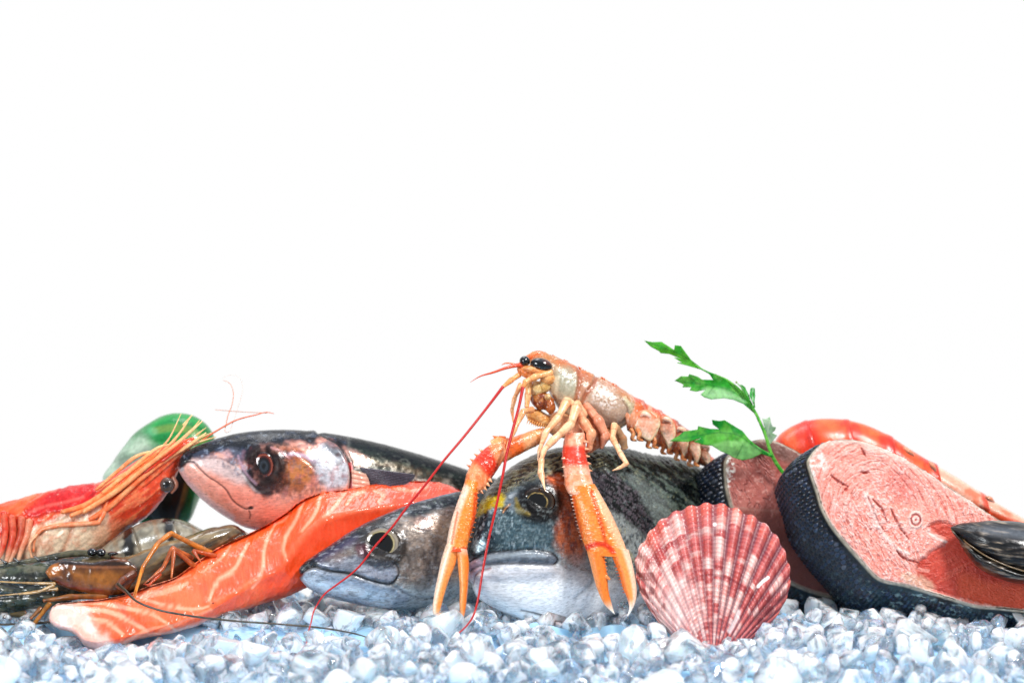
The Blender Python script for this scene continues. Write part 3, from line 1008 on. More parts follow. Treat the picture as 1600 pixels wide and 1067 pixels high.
def paint_br(p):
    nA = p.n(12, 4, 1); nB = p.n(34, 3, 2); nC = p.n(4, 3, 5)
    st = p.n(6, 3, 12, (3.4, 1, 1)); sd = noise(np.stack([p.x * .8 + p.y * .6, p.y * .8 - p.x * .6, p.z * 0], -1), 5, 3, 4, (3.5, .8, 1))
    # white belly base
    p.c[:] = lin('#fafbfb')
    p.mix(sst(nB, .45, .7) * .3, '#dbe0e2')
    # upper head slate
    up = p.poly([(715, 872), (715, 700), (900, 640), (1400, 700), (1400, 860), (1120, 840), (1060, 830), (1010, 870), (1000, 900), (960, 905), (925, 900), (900, 893), (880, 886),
                 (868, 866), (800, 862), (766, 864), (745, 872)], 6, wob=5, wobs=14)
    p.mix(up, '#4e6168')
    p.mix(up * sst(sd, .52, .66) * .7, '#93a6a6')  # scribbly highlights painted into the head colour
    p.mix(up * sst(nA, .55, .7) * .7, '#2b3d48')
    ua = p.x * .6 - p.y * .8; va = p.x * .8 + p.y * .6
    up_s = up * sst(p.x, 890, 930)
    p.mix(up_s * p.ridge(ua, va, 3.0, 16, 5, .10) * .6, '#b9bda6'); p.mix(up_s * p.ridge(ua, va, 4.0, 20, 8, .12) * .7, '#0f1818')  # pale streaks paint wet glints into the skin
    p.h += up_s * (p.ridge(ua, va, 3.0, 16, 5, .10) - p.ridge(ua, va, 4.0, 20, 8, .12)) * .7
    hd_ = up * (1 - sst(p.x, 890, 930))
    p.mix(hd_ * p.ridge(p.x * .3 + p.y, p.x, 3.4, 10, 6, .09) * .45, '#b6c6ca'); p.mix(hd_ * p.ridge(p.x * .3 + p.y, p.x, 4.4, 12, 9, .1) * .6, '#14202a')  # same painted glints on the head
    # left cheek dark teal
    p.mix(p.poly([(728, 868), (733, 835), (750, 800), (772, 806), (780, 830), (774, 862), (745, 872)], 6, wob=6) * .85, '#1c2c38')
    p.mix(p.poly([(738, 848), (756, 842), (762, 852), (748, 862), (738, 858)], 3, wob=4) * .7, '#a4b7be')
    p.mix(p.poly([(775, 812), (820, 806), (850, 815), (870, 850), (800, 858), (775, 850)], 10, wob=8) * .6, '#56707a')
    p.mix(sst(p.n(5, 3, 33, (.8, 2, 1)), .62, .72) * .6 * p.poly([(735, 800), (870, 806), (900, 860), (740, 866)], 8), '#b8c6cc')
    # crown
    crown = p.poly([(752, 775), (775, 742), (822, 706), (900, 680), (990, 690), (985, 720), (940, 735), (900, 740), (870, 745), (840, 750), (800, 765), (770, 785), (752, 800)], 8, wob=6)
    p.mix(crown, '#2a2a28')
    cs = p.ridge(p.x * .25 + p.y * .97, p.x, 3.0, 18, 15, .1)
    p.mix(crown * cs * .65, '#a39f80'); p.h += crown * cs * .6
    p.mix(crown * p.line([(758, 772), (790, 738), (830, 714)], 8, 12) * .6, '#5d4a3c')
    # back, green-grey with golden flecks
    bk = p.poly([(930, 690), (1100, 700), (1400, 780), (1400, 860), (1100, 850), (1050, 830), (1020, 800), (990, 760), (960, 730)], 10, wob=8)
    p.mix(bk, '#1f2c28')
    p.mix(bk * sst(sd, .5, .66) * .75, '#7f8c80')
    p.mix(bk * sst(nC, .62, .75) * .5, '#b5b08a'); p.mix(bk * sst(1 - sd, .55, .68) * .7, '#10191a')
    p.mix(p.poly([(980, 740), (1020, 760), (1050, 800), (1040, 820), (1000, 790)], 10, wob=8) * .5, '#a9b0ac')
    # black shoulder patch
    blk = p.poly([(925, 738), (950, 735), (985, 760), (1008, 790), (1020, 830), (1010, 850), (985, 820), (955, 800), (930, 790), (920, 765)], 6, wob=8)
    p.mix(blk * .95, '#08090d'); p.mix(blk * p.ridge(ua, va, 3.0, 14, 25, .08) * .6, '#8d8088')
    # silver gill plate
    sil = p.poly([(950, 800), (980, 815), (1005, 840), (1012, 870), (1005, 905), (985, 915), (960, 880), (945, 840)], 8, wob=9)
    p.mix(sil, '#b6bbb8'); p.mix(sil * sst(nC, .5, .66) * .8, '#3d4046'); p.mix(sil * sst(nA, .6, .7) * .5, '#d8c98e')
    # orange cheek
    org = p.poly([(858, 752), (890, 745), (905, 770), (905, 810), (915, 850), (905, 880), (880, 868), (868, 840), (872, 800), (866, 770)], 8, wob=7)
    p.mix(org * .85, '#c8744a'); p.mix(org * sst(p.n(5, 3, 8, (1, 2, 1)), .5, .65) * .6, '#5d4450')
    p.mix(p.poly([(850, 750), (885, 742), (895, 752), (880, 766), (862, 760)], 5, wob=5) * .7, '#cf6a34')
    p.mix(p.poly([(900, 870), (940, 880), (970, 905), (940, 920), (900, 905)], 14, wob=8) * .5, '#c8b6b2')
    # yellow brow band
    ye = p.poly([(744, 798), (752, 785), (768, 776), (785, 772), (792, 780), (786, 790), (768, 794), (752, 802), (743, 808)], 4, wob=5, wobs=7)
    p.mix(ye, '#cfb51e'); p.mix(ye * sst(nC, .58, .7) * .7, '#f0e47a')
    p.mix(p.poly([(790, 776), (812, 770), (815, 790), (802, 796), (790, 792)], 4, wob=4) * .8, '#8f9aa2')
    p.mix(p.poly([(806, 788), (820, 796), (824, 805), (808, 800)], 3, wob=2) * .8, '#b7a450')
    p.mix(p.line([(797, 776), (806, 772)], 2, 2) * .6, '#dbe4e6')
    # eye surround
    p.mix(p.ell(842, 784, 38, 33, 10, .3), '#1d1b1c')
    p.mix(p.line([(806, 780), (812, 795), (826, 804)], 2, 3) * .7, '#9d8a46')
    p.mix(p.line([(872, 772), (874, 795), (862, 808)], 3, 4) * .5, '#4a3328')
    p.mix(p.line([(820, 808), (845, 813), (868, 808)], 3, 5) * .5, '#10161c')
    # nostril
    p.mix(p.ell(789, 794, 6, 3.4, -35, .4), '#120d0a'); p.mix(p.line([(786, 800), (790, 792), (797, 788)], 1, 1.5) * .8, '#c7905c')
    p.h -= 2.5 * p.ell(789, 794, 6, 3.5, -35, .5)
    # lips
    p.mix(sst(p.n(3.5, 3, 51, (3, .8, 1)), .56, .68) * up * .2, '#c8d4d4')
    lip = p.poly([(731, 880), (745, 872), (766, 864), (800, 861), (850, 862), (868, 866), (873, 875), (866, 880), (830, 880), (790, 880), (760, 885), (735, 892)], 4.5, wob=2)
    p.mix(p.poly([(735, 886), (790, 876), (868, 878), (900, 890), (880, 902), (800, 906), (745, 905)], 12, wob=5) * .65, '#b4b4bc')
    p.mix(p.poly([(870, 862), (920, 880), (980, 900), (960, 920), (900, 912), (870, 896)], 16, wob=10) * .6, '#a9a6a4')
    p.mix(lip, '#727a84'); p.mix(lip * sst(nA, .5, .65) * .6, '#4c545c')
    p.mix(p.line([(765, 872), (800, 867), (850, 868)], 2, 4) * .5, '#c2cbd0')
    p.mix(p.poly([(727, 875), (742, 874), (758, 880), (750, 890), (738, 902), (732, 912), (726, 900)], 4, wob=2) * .85, '#c9b0bc')
    u = [(732, 877), (745, 870), (766, 863), (797, 860), (850, 861), (866, 866), (872, 874), (868, 881)]
    p.mix(p.line(u, 1.2, 2.0) * .95, '#181c24'); p.h -= 4 * p.line(u, 1.4, 4)
    p.h += 3 * lip
    l = [(733, 892), (746, 885), (775, 881), (810, 880), (850, 881), (868, 881)]
    p.mix(p.line(l, 1.0, 2.4) * .7, '#5a5458'); p.h -= 4 * p.line(l, 1.4, 5)
    ll = [(738, 912), (742, 900), (752, 892), (766, 888)]
    p.mix(p.line(ll, .9, 2.4) * .75, '#8a5a5c'); p.h -= 3 * p.line(ll, 1, 4)
    p.h += 3.5 * p.poly([(745, 900), (780, 888), (840, 888), (865, 892), (840, 902), (780, 904)], 8)
    # throat fold
    fo = [(814, 954), (840, 960), (866, 968), (886, 981)]
    p.mix(p.line(fo, 1.2, 2, taper=[(0, .3), (.5, 1), (1, .6)]) * .9, '#3c4046'); p.h -= 3 * p.line(fo, 1, 5)
    p.mix(p.line([(820, 962), (850, 973), (880, 980)], .8, 2) * .5, '#70767c')
    ge = [(1000, 800), (1014, 830), (1016, 870), (1004, 915), (975, 955), (930, 975)]
    p.mix(p.line(ge, 1.2, 3) * .7, '#2a2d33'); p.h -= 3 * p.line(ge, 1, 6)
    pre = [(915, 760), (930, 810), (940, 860), (930, 905), (900, 935)]
    p.h -= 2.2 * p.line(pre, 1, 7); p.mix(p.line(pre, 1, 4) * .3, '#5c5a58')
    p.mix(p.line([(905, 925), (930, 930), (960, 925)], .8, 3) * .3, '#b8a8a4')
    p.mix(p.poly([(760, 940), (860, 985), (1040, 985), (1040, 1000), (840, 1000)], 14) * .15, '#b8c4ca')
    p.h += (nA - .5) * 1.2 + (sd - .5) * 1.2 * up + (nC - .5) * .5
    p.h += p.ell(842, 784, 40, 35, 0, .5) * 2
    p.m = np.clip(.75 * up + .05, 0, 1)


S.emit('body', M['bream'], br, '#9a9a9a', paint_br)
fish_eye(br, S, 841, 784, 27, 23, [(1, '#15110f', .08), (.92, '#4a3826', .06), (.82, '#2a1e16', .05), (.64, '#b8a06a', .02), (.60, '#050507', .03)], rd=7, px=-.2, py=0)
fan(br, 'tail_fin', M['bream'], [(1316, 832), (1316, 870)], (1380, 790), (1380, 910), 430, 480, 18, '#262c30', '#70787c', bow=-.2)
fan(br, 'dorsal_fin', M['bream'], [(1120, 745), (1230, 795)], (1150, 735), (1250, 785), 255, 360, 12, '#3c4646', '#6c7674', bow=.02)
BREAM = S

# ================================================================ SALMON FILLET
fl = thing('salmon_fillet', 'long orange salmon fillet strip with white fat lines lying across the ice', 'fish fillet', (300, 975, -20))
topc = [(77, 962), (79, 952), (88, 944), (110, 941), (165, 935), (206, 926), (234, 915), (275, 901), (302, 882), (349, 851), (399, 829), (440, 806), (472, 782),
        (497, 771), (541, 765), (588, 756), (620, 753), (650, 752), (697, 757), (722, 768)]
botc = [(77, 964), (78, 970), (84, 977), (115, 990), (135, 1010), (154, 1016), (179, 1012), (220, 997), (275, 987), (302, 979), (330, 969), (376, 954), (412, 942),
        (447, 932), (476, 919), (520, 896), (580, 865), (640, 838), (700, 806), (724, 782)]
S = side_loft(topc, botc, [(0, 18), (.02, 32), (.08, 42), (.4, 44), (.8, 40), (.97, 28), (1, 8)],
              [(0, -75), (.15, -62), (.35, -25), (.6, 40), (.8, 80), (1, 110)], nu=620, nv=220, ex=[(0, 2.6), (.06, 3.8), (1, 3.4)])
FAT = [([(96, 944), (154, 942), (198, 950), (242, 961), (275, 985)], 1.6, 1),
       ([(129, 952), (165, 954), (198, 966), (231, 986)], 2.4, 1),
       ([(143, 965), (165, 970), (192, 990)], 2.4, .9),
       ([(214, 931), (247, 942), (302, 951), (325, 948)], 1.5, 1),
       ([(220, 931), (261, 923), (280, 917), (292, 910)], 3.6, 1),
       ([(228, 920), (275, 906), (297, 898)], 1.2, .8),
       ([(327, 938), (334, 918), (342, 905), (366, 888), (380, 862), (388, 848)], 2.3, 1),
       ([(393, 918), (405, 905), (411, 885), (413, 858), (424, 828), (430, 818)], 2.0, 1),
       ([(316, 893), (335, 880), (352, 865), (360, 852)], 1.0, .8),
       ([(448, 872), (443, 860), (445, 843), (463, 809), (474, 784)], 2.4, .95),
       ([(472, 830), (486, 813), (495, 797), (500, 778)], 2.6, .95),
       ([(507, 808), (522, 793), (531, 780), (540, 768)], 2.2, .9),
       ([(541, 788), (552, 775), (570, 767)], 1.8, .8),
       ([(585, 765), (598, 772), (592, 785)], 2.4, .7),
       ([(615, 762), (640, 766), (668, 760)], 1.5, .6),
       ([(250, 985), (290, 968), (330, 952)], 1.2, .5),
       ([(196, 1002), (230, 984), (262, 976)], 1.2, .6),
       ([(430, 818), (444, 812), (450, 804)], 1.0, .5)]


def paint_fl(p):
    nA = p.n(14, 4, 1); nB = p.n(50, 3, 2); nC = p.n(4, 3, 5)
    p.c[:] = lin('#f26022')
    p.mix(sst(nB, .4, .7) * .5, '#f78c56')
    p.mix(sst(p.x, 400, 600) * .4, '#f0583a')
    p.mix(sst(p.x, 560, 700) * .5, '#e2432e')
    # fine fibres running across the strip
    ang = p.x * .55 + p.y * .83
    fib = noise(np.stack([p.x * .9 - p.y * .2, ang * .12, p.z * 0], -1), 3.2, 2, 44)
    p.mix(sst(fib, .52, .7) * .14, '#f89a6c')
    p.mix(sst(nC, .68, .78) * .1, '#fbb394')
    fa = p.ridge(p.x * .85 + p.y * .5, p.y * .85 - p.x * .5, 4.0, 30, 4, .08)
    p.mix(fa * .08, '#fbb08a'); p.h += fa * .35 + .8 * (p.n(6, 3, 19) - .5)
    # chevron fat lines
    for pts, w, k in FAT:
        wv = 1 + (nA - .5) * .9
        d, t = p.dist(pts, par=True)
        ww = w * prof([(0, .5), (.3, 1), (.7, 1), (1, .4)], t) * wv
        ww = ww * (1.25 if max(q[0] for q in pts) < 300 else .85)
        p.mix((1 - sst(d, ww * .4, ww + 2.6)) * k * .95 * (.65 + .8 * (nA - .1)), '#fbbfa2')
        p.mix((1 - sst(d, ww + 1, ww + 8)) * k * .25, '#f6905f')
        p.h -= .5 * (1 - sst(d, w, w + 3))
    # pale trimmed end
    e = p.poly([(70, 938), (108, 938), (132, 948), (144, 966), (156, 984), (172, 998), (198, 1010), (150, 1025), (120, 1010), (70, 985)], 9, wob=8)
    p.mix(e * .9, '#f6cfc2'); p.mix(e * sst(nA, .5, .7) * .7, '#fae6dc')
    p.mix(p.poly([(100, 985), (118, 975), (135, 985), (150, 1010), (135, 1015), (110, 1000)], 6, wob=5) * .4, '#f0a488')
    # pale rim along the base
    p.mix(p.line([(180, 1012), (220, 998), (275, 988), (330, 970), (376, 955)], 3, 6) * .75, '#f8c4b0')
    p.mix(p.line([(110, 940), (165, 935), (206, 926), (234, 915), (275, 901)], 2, 3) * .4, '#f6b69c')
    # the cut edge crest
    cr = [(330, 945), (370, 925), (402, 905), (440, 888), (452, 868), (466, 848), (485, 826), (510, 808), (560, 800), (610, 792)]
    p.mix(p.line(cr, 2, 6) * .3, '#fa9d78'); p.h += 5 * p.line(cr, 1, 16)
    p.mix(p.poly([(400, 905), (450, 870), (480, 835), (520, 812), (600, 800), (560, 870), (470, 925), (420, 935)], 10, wob=5) * .45, '#ec4f22')
    p.mix(p.ell(333, 944, 1.6, 1.2, 0, .3), '#2a0f08')
    p.h += (nA - .5) * 2.6 + (nC - .5) * .7 + (nB - .5) * 3
    edge = sst(p.a, .75, .95)
    p.h += edge * (p.n(7, 3, 17) - .5) * 4 * sst(p.x, 420, 500)


CR = np.array([(60, 985), (77, 990), (150, 1003), (230, 988), (330, 952), (370, 927), (402, 906), (440, 884), (466, 850), (510, 814), (560, 797), (610, 789), (740, 776)], float)
above = np.clip(np.interp(S.P[:, 0], CR[:, 0], CR[:, 1]) - S.P[:, 1], 0, 70)
S.P[:, 2] += np.where(S.par['f'] > 0, above * .75, above * .2)
S.emit('flesh', M['salmon'], fl, '#ee5a26', paint_fl)
# ================================================================ GREEN MUSSEL (behind the red prawn)
def radial(outline, cx, cy, nr, na, depth_fn, back_fn):
    """closed lens shaped body from a star shaped outline"""
    o = spl(outline, na, True)
    r = np.linspace(0, 1, nr) ** .85
    P2 = np.array([cx, cy]) + (o - [cx, cy])[None] * r[:, None, None]
    R = np.broadcast_to(r[:, None], (nr, na)); A = np.broadcast_to(np.arange(na)[None] / na, (nr, na))
    zf = depth_fn(P2[..., 0], P2[..., 1], R, A); zb = back_fn(P2[..., 0], P2[..., 1], R, A)
    Pf = np.concatenate([P2, zf[..., None]], -1).reshape(-1, 3)
    Pb = np.concatenate([P2, zb[..., None]], -1).reshape(-1, 3)
    F = grid_faces(nr, na, True)
    q = Pf * [1, -1, 1]; f0 = F[(nr // 2) * na]
    if np.cross(q[f0[1]] - q[f0[0]], q[f0[2]] - q[f0[0]])[2] > 0:
        F = F[:, ::-1]
    n = len(Pf)
    e = (nr - 1) * na + np.arange(na); e2 = (nr - 1) * na + (np.arange(na) + 1) % na
    E = np.stack([e, e2, e2 + n, e + n], -1)
    qq = np.vstack([Pf, Pb]) * [1, -1, 1]
    nn = np.cross(qq[E[0][1]] - qq[E[0][0]], qq[E[0][3]] - qq[E[0][0]])
    if np.dot(nn[:2], (qq[E[0][0]] - np.array([cx, -cy, 0]))[:2]) < 0:
        E = E[:, ::-1]
    return Surf(np.vstack([Pf, Pb]), [np.vstack([F, F[:, ::-1] + n, E]), np.zeros((0, 3), int)],
                dict(r=np.tile(R.ravel(), 2), ang=np.tile(A.ravel(), 2), side=np.r_[np.zeros(n), np.ones(n)], s=np.tile(R.ravel(), 2)))


gm = thing('green_mussel', 'bright green-lipped mussel shell standing behind the red prawn', 'mussel', (250, 830, 200))
go = [(160, 745), (176, 722), (193, 697), (215, 673), (242, 655), (275, 645), (303, 649), (325, 665), (336, 688), (334, 720), (324, 752), (311, 780), (297, 812),
      (280, 835), (255, 838), (215, 815), (180, 780)]
S = radial(go, 258, 740, 90, 240, lambda x, y, r, a: 235 - 62 * np.sqrt(np.clip(1 - r ** 2.2, 0, 1)), lambda x, y, r, a: 238 + 0 * x)


def paint_gm(p):
    n1 = p.n(16, 3, 2); n2 = p.n(40, 3, 3)
    p.c[:] = lin('#149048')
    p.mix(p.poly([(150, 760), (165, 720), (200, 690), (225, 680), (240, 700), (235, 730), (200, 760), (180, 770)], 14, wob=8), '#b9cdb8')
    # growth bands
    d = np.hypot((p.x - 205) * .8, (p.y - 790))
    wv = np.sin((d + (n1 - .5) * 10) / 5.5)
    p.mix(sst(wv, .2, .9) * .3, '#0b6a35')
    p.mix(p.line([(243, 672), (270, 668), (300, 674), (318, 690), (322, 715)], 5, 4) * .75, '#7f9a4a')
    p.mix(p.line([(238, 662), (262, 652), (290, 652), (312, 662)], 4, 5) * .6, '#18a852')
    p.mix(p.ell(238, 674, 9, 7, 20, .5) * .5, '#7fbf95')  # highlight spot painted on the shell
    p.mix(p.poly([(186, 728), (215, 705), (250, 700), (262, 715), (230, 730), (200, 745)], 10, wob=8) * .6, '#55665f')
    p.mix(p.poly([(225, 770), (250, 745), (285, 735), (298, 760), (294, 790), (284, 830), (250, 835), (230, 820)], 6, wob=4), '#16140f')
    p.mix(p.line([(297, 750), (291, 780), (280, 815)], 2.5, 3) * .8, '#8a6a3c')
    p.mix(p.line([(318, 740), (308, 775), (292, 815)], 5, 4) * .8, '#3f8a4c')
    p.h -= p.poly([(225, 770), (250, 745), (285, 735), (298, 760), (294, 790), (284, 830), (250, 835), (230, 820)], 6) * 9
    p.h += wv * .5


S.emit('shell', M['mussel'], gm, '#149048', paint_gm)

# ================================================================ RED PRAWN
rp = thing('red_prawn', 'bright red prawn with a bundle of orange legs raised over the green mussel', 'prawn', (120, 890, 100))
S = side_loft(
    [(-90, 815), (-40, 797), (0, 786), (40, 776), (90, 764), (143, 756), (175, 744), (210, 722), (245, 702), (280, 688), (303, 683)],
    [(-90, 905), (-40, 900), (0, 897), (60, 894), (115, 884), (160, 858), (195, 830), (235, 803), (258, 776), (274, 748), (288, 715), (305, 690)],
    [(0, 26), (.3, 44), (.6, 42), (.85, 26), (1, 3)], [(0, 110), (.5, 100), (1, 118)], nu=420, nv=200, ex=2.1)
RP = S


def paint_rp(p):
    nA = p.n(10, 4, 1); nB = p.n(26, 3, 2); st = noise(np.stack([p.x * .8 - p.y * .6, p.x * .6 + p.y * .8, 0 * p.x], -1), 5, 3, 7, (5, 1, 1))
    p.c[:] = lin('#e2502c')
    p.mix(sst(nB, .45, .65) * .6, '#ee7c4c')
    p.mix(p.poly([(170, 790), (230, 750), (275, 720), (285, 715), (262, 780), (235, 805), (190, 830), (165, 845), (160, 810)], 8, wob=6) * .8, '#d8562f')
    p.mix(p.poly([(178, 800), (215, 775), (245, 775), (235, 800), (200, 822)], 8, wob=6) * .6, '#c23c24')
    p.mix(sst(st, .55, .7) * .4, '#f6b07c')
    belly = p.poly([(-60, 850), (10, 842), (50, 822), (100, 805), (150, 790), (165, 800), (172, 830), (160, 862), (110, 895), (-60, 905)], 6, wob=5)
    p.mix(belly, '#ecd3b8'); p.mix(belly * sst(nA, .5, .7) * .6, '#e0a284')
    for k, ln in enumerate([[(66, 820), (60, 850), (46, 885)], [(118, 810), (108, 840), (90, 880)]]):
        p.mix(p.line(ln, 1.5, 5) * .6, '#c98260'); p.h -= 4 * p.line(ln, 1.5, 7)
    p.mix(p.poly([(150, 820), (200, 815), (215, 822), (190, 842), (160, 862), (148, 850)], 10, wob=8) * .6, '#d99a78')
    red = p.poly([(38, 796), (60, 778), (95, 764), (143, 754), (150, 768), (148, 778), (125, 790), (90, 800), (60, 806), (44, 808)], 3, wob=3)
    p.mix(red, '#cc1414'); p.mix(red * sst(st, .5, .68) * .6, '#e8463a')
    p.mix(p.line([(45, 802), (70, 792), (100, 786), (130, 778)], 1.5, 3) * .5, '#f28a7c')
    p.mix(p.poly([(0, 788), (40, 778), (80, 766), (60, 782), (36, 800), (0, 815)], 6, wob=4) * .7, '#ee6a30')
    p.h += 2.5 * red + (nA - .5) * 2.5 + (st - .5) * 2.5
    hd = p.poly([(230, 745), (262, 712), (300, 684), (306, 692), (285, 718), (270, 740), (245, 757)], 4, wob=3)
    p.mix(hd * .8, '#ee6540'); p.mix(hd * sst(nA, .5, .7) * .7, '#f8a080')
    p.mix(sst(p.n(3, 2, 9), .8, .86) * .5, '#fbe0cc')


S.emit('body', M['shellfish'], rp, '#e2502c', paint_rp)
B = blob(260, 757, S.front(258, 757) + 2, 12.5, 12, 10)


def paint_eye_dark(p):
    p.mix(sst(p.n(6, 3, 2), .45, .65) * .5, '#4a4644')
    p.mix(1 - sst(p.r, .3, .6), '#17130f')


B.emit('eye', M['eye'], rp, '#6a5d56', paint_eye_dark)
tube([(270, 745, B.P[:, 2].mean() + 4), (275, 757, B.P[:, 2].mean() + 2), (268, 770, B.P[:, 2].mean() + 4)], [3, 4, 2], 10).emit('eye_stalk', M['shellfish'], rp, '#c98a70')


def chitin(col, col2, tipcol=None, seed=0, band=None):
    def f(p):
        p.mix(sst(p.n(7, 3, seed), .4, .65) * .6, col2)
        if tipcol:
            p.mix(sst(p.s, .55, 1), tipcol)
        if band:
            for b, w, c in band:
                p.mix(1 - sst(np.abs(p.s - b), w * .5, w), c)
        p.h += (p.n(4, 2, seed + 3) - .5) * .6
    return f


for i in range(9):
    x0 = 150 + 11 * i; o_ = rng.uniform(-8, 8)
    y0 = 796 - (x0 - 120) * .52 + o_
    L_ = rng.uniform(40, 85)
    pts = [(x0, y0, 70), (x0 + L_ * .5, y0 - L_ * .36 + rng.uniform(-3, 3), 58 + i), (x0 + L_, y0 - L_ * .74 + rng.uniform(-4, 4), 62 + i)]
    tube(pts, [2.4, 2.6, .6], 10, 30).emit('feeler', M['shellfish'], rp, ['#e2602f', '#f09458', '#d84a26'][i % 3])
# bundle of long legs and feelers along the back of the head
LEGS = [([(96, 800), (130, 790), (175, 762), (225, 728), (275, 684), (300, 648)], [5, 6, 5.5, 4, 2.8, 1.0], '#f08a50'),
        ([(110, 806), (150, 788), (200, 748), (240, 712), (262, 688), (283, 646)], [5, 5.5, 4.5, 3.5, 2, .7], '#ee7c40'),
        ([(130, 800), (180, 768), (235, 724), (280, 690), (300, 672), (316, 658)], [5.5, 6, 5, 4, 3, 1.2], '#f4a06a'),
        ([(140, 812), (165, 796), (215, 752), (262, 716), (300, 692), (322, 676)], [5, 6.5, 6, 5, 4, 1.4], '#f08250'),
        ([(160, 770), (200, 738), (232, 710), (250, 698), (264, 694)], [4, 5, 4, 3, 1], '#f2a468'),
        ([(150, 765), (185, 735), (215, 712), (240, 704)], [3, 4, 4, 2], '#ee9058'),
        ([(165, 800), (205, 772), (250, 735), (290, 702), (312, 690), (334, 684)], [5, 6, 5, 4, 2.6, 1], '#e8673c'),
        ([(158, 762), (190, 742), (225, 722)], [2, 3, 1.5], '#f6b27c')]
for i, (pts, rad, col) in enumerate(LEGS):
    P3 = [(x, y, 62 - 3 * (i % 3) + (x - 200) * .14 + (8 if i > 4 else 0)) for x, y in pts]
    tube(P3, [q * .72 for q in rad], 12, 60).emit('feeler', M['shellfish'], rp, col, chitin(col, '#f7be8c', '#f8cf9c', i))
for i, (a, b) in enumerate([((306, 680), (322, 668)), ((308, 686), (330, 676)), ((312, 690), (338, 682)), ((286, 664), (298, 650)), ((300, 672), (312, 656))]):
    tube([(*a, 78), (*b, 80)], [1.6, .5], 8, 8).emit('feeler', M['shellfish'], rp, '#f6cf98')
tube([(168, 772, 66), (166, 785, 60), (160, 806, 55), (154, 816, 54)], [3.5, 3.5, 4, 3.5], 12, 40).emit('leg', M['shellfish'], rp, '#ee8656', chitin('#ee8656', '#f6b488'))
tube([(156, 816, 54), (120, 819, 55), (85, 822, 56), (62, 830, 58), (54, 842, 60), (52, 862, 62)], [4, 4.2, 4, 3.4, 3, 2], 12, 60).emit('leg', M['shellfish'], rp, '#f09468', chitin('#f09468', '#f8c4a0'))
tube([(60, 832, 58), (46, 852, 56), (50, 872, 58)], [2.4, 2.2, 1.4], 10, 30).emit('leg', M['shellfish'], rp, '#f0b48c', chitin('#f0a078', '#f8c4a0'))
for i, pts in enumerate([[(6, 800), (8, 830), (3, 858), (-8, 885)], [(18, 806), (20, 835), (14, 862), (8, 882)], [(34, 808), (32, 835), (24, 858), (14, 880)],
                         [(46, 812), (42, 836), (34, 856), (28, 876)]]):
    tube([(x, y, 56 + i) for x, y in pts], [6, 5.5, 4.5, 2.5], 12, 40).emit('leg', M['shellfish'], rp, ['#e0452a', '#d95a40', '#c8583f', '#e8a080'][i], chitin('#e0452a', '#ee9070', '#f0c4a4', i))
# long feelers in the air
tube([(312, 690, 84), (340, 672, 82), (370, 656, 80), (400, 648, 80), (417, 644, 82), (428, 646, 84)], [1.5, 1.3, 1.1, .9, .7, .5], 8, 60).emit('antenna', M['whip'], rp, '#e87848')
tube([(417, 645, 82), (390, 644, 84), (360, 642, 86), (336, 640, 88)], [.6, .5, .5, .35], 8, 40).emit('antenna', M['whip'], rp, '#d89878')
tube([(352, 668, 82), (356, 650, 82), (363, 630, 84), (364, 610, 86), (358, 598, 88), (349, 594, 90)], [.9, .8, .7, .6, .5, .4], 8, 60).emit('antenna', M['whip'], rp, '#e8a488')
tube([(352, 668, 82), (352, 675, 82), (358, 674, 82), (363, 662, 83), (372, 635, 90), (379, 605, 96), (375, 590, 98), (362, 586, 100), (348, 590, 100)], [.9, .8, .7, .5, .45, .4, .35, .3, .25], 8, 80).emit('antenna', M['whip'], rp, '#f0d8cc')

# ================================================================ STRIPED PRAWN (behind)
sp_ = thing('tiger_prawn', 'pale grey prawn tail with black bands tucked behind the brown prawn', 'prawn', (240, 885, 90), 'tiger prawns')
SEG = [((146, 876), (176, 838), (196, 905)), ((180, 842), (214, 818), (240, 890)), ((212, 822), (250, 809), (278, 875)), ((246, 812), (285, 812), (312, 860)), ((282, 814), (316, 830), (336, 852))]
tp = [(140, 872), (156, 858), (176, 842), (198, 828), (222, 816), (250, 810), (280, 811), (304, 820), (322, 832)]
bt = [(146, 900), (176, 902), (206, 898), (236, 890), (262, 880), (288, 870), (308, 860), (324, 850), (332, 842)]
T_ = spl(tp, 101); B_ = spl(bt, 101)
bounds = [0, 36, 68, 100]
for i in range(3):
    a, b = bounds[i], min(100, bounds[i + 1] + 4)
    tt = [tuple(T_[k]) for k in np.linspace(a, b, 5).astype(int)]; bb = [tuple(B_[k]) for k in np.linspace(a, b, 5).astype(int)]
    g = 1.0 + .02 * (i % 2)
    Sg = side_loft(tt, bb, [(0, 32 - 4 * i), (.8, 36 - 4 * i), (1, 33 - 4 * i)], 72 + 3 * i, 60, 90)

    def pf(p, i=i):
        n1 = p.n(12, 3, 4)
        p.mix(sst(n1, .4, .65) * .7, '#857f72')
        p.mix(sst(p.a, .2, .9) * .4, '#6f7468')
        p.mix(sst(-p.a, .3, .8) * .5, '#ddd0b4')
        w = np.abs(p.s - .84 + (n1 - .5) * .2 - .06 * p.a)
        p.mix((1 - sst(w, .06, .14)) * .95, '#1c1a16')
        p.mix((1 - sst(np.abs(p.s - .6), .02, .08)) * .4, '#9c7a58')
        p.h += 1.2 * sst(p.s, .7, .95)
    Sg.emit('tail_segment', M['dark'], sp_, '#b3aa98', pf)

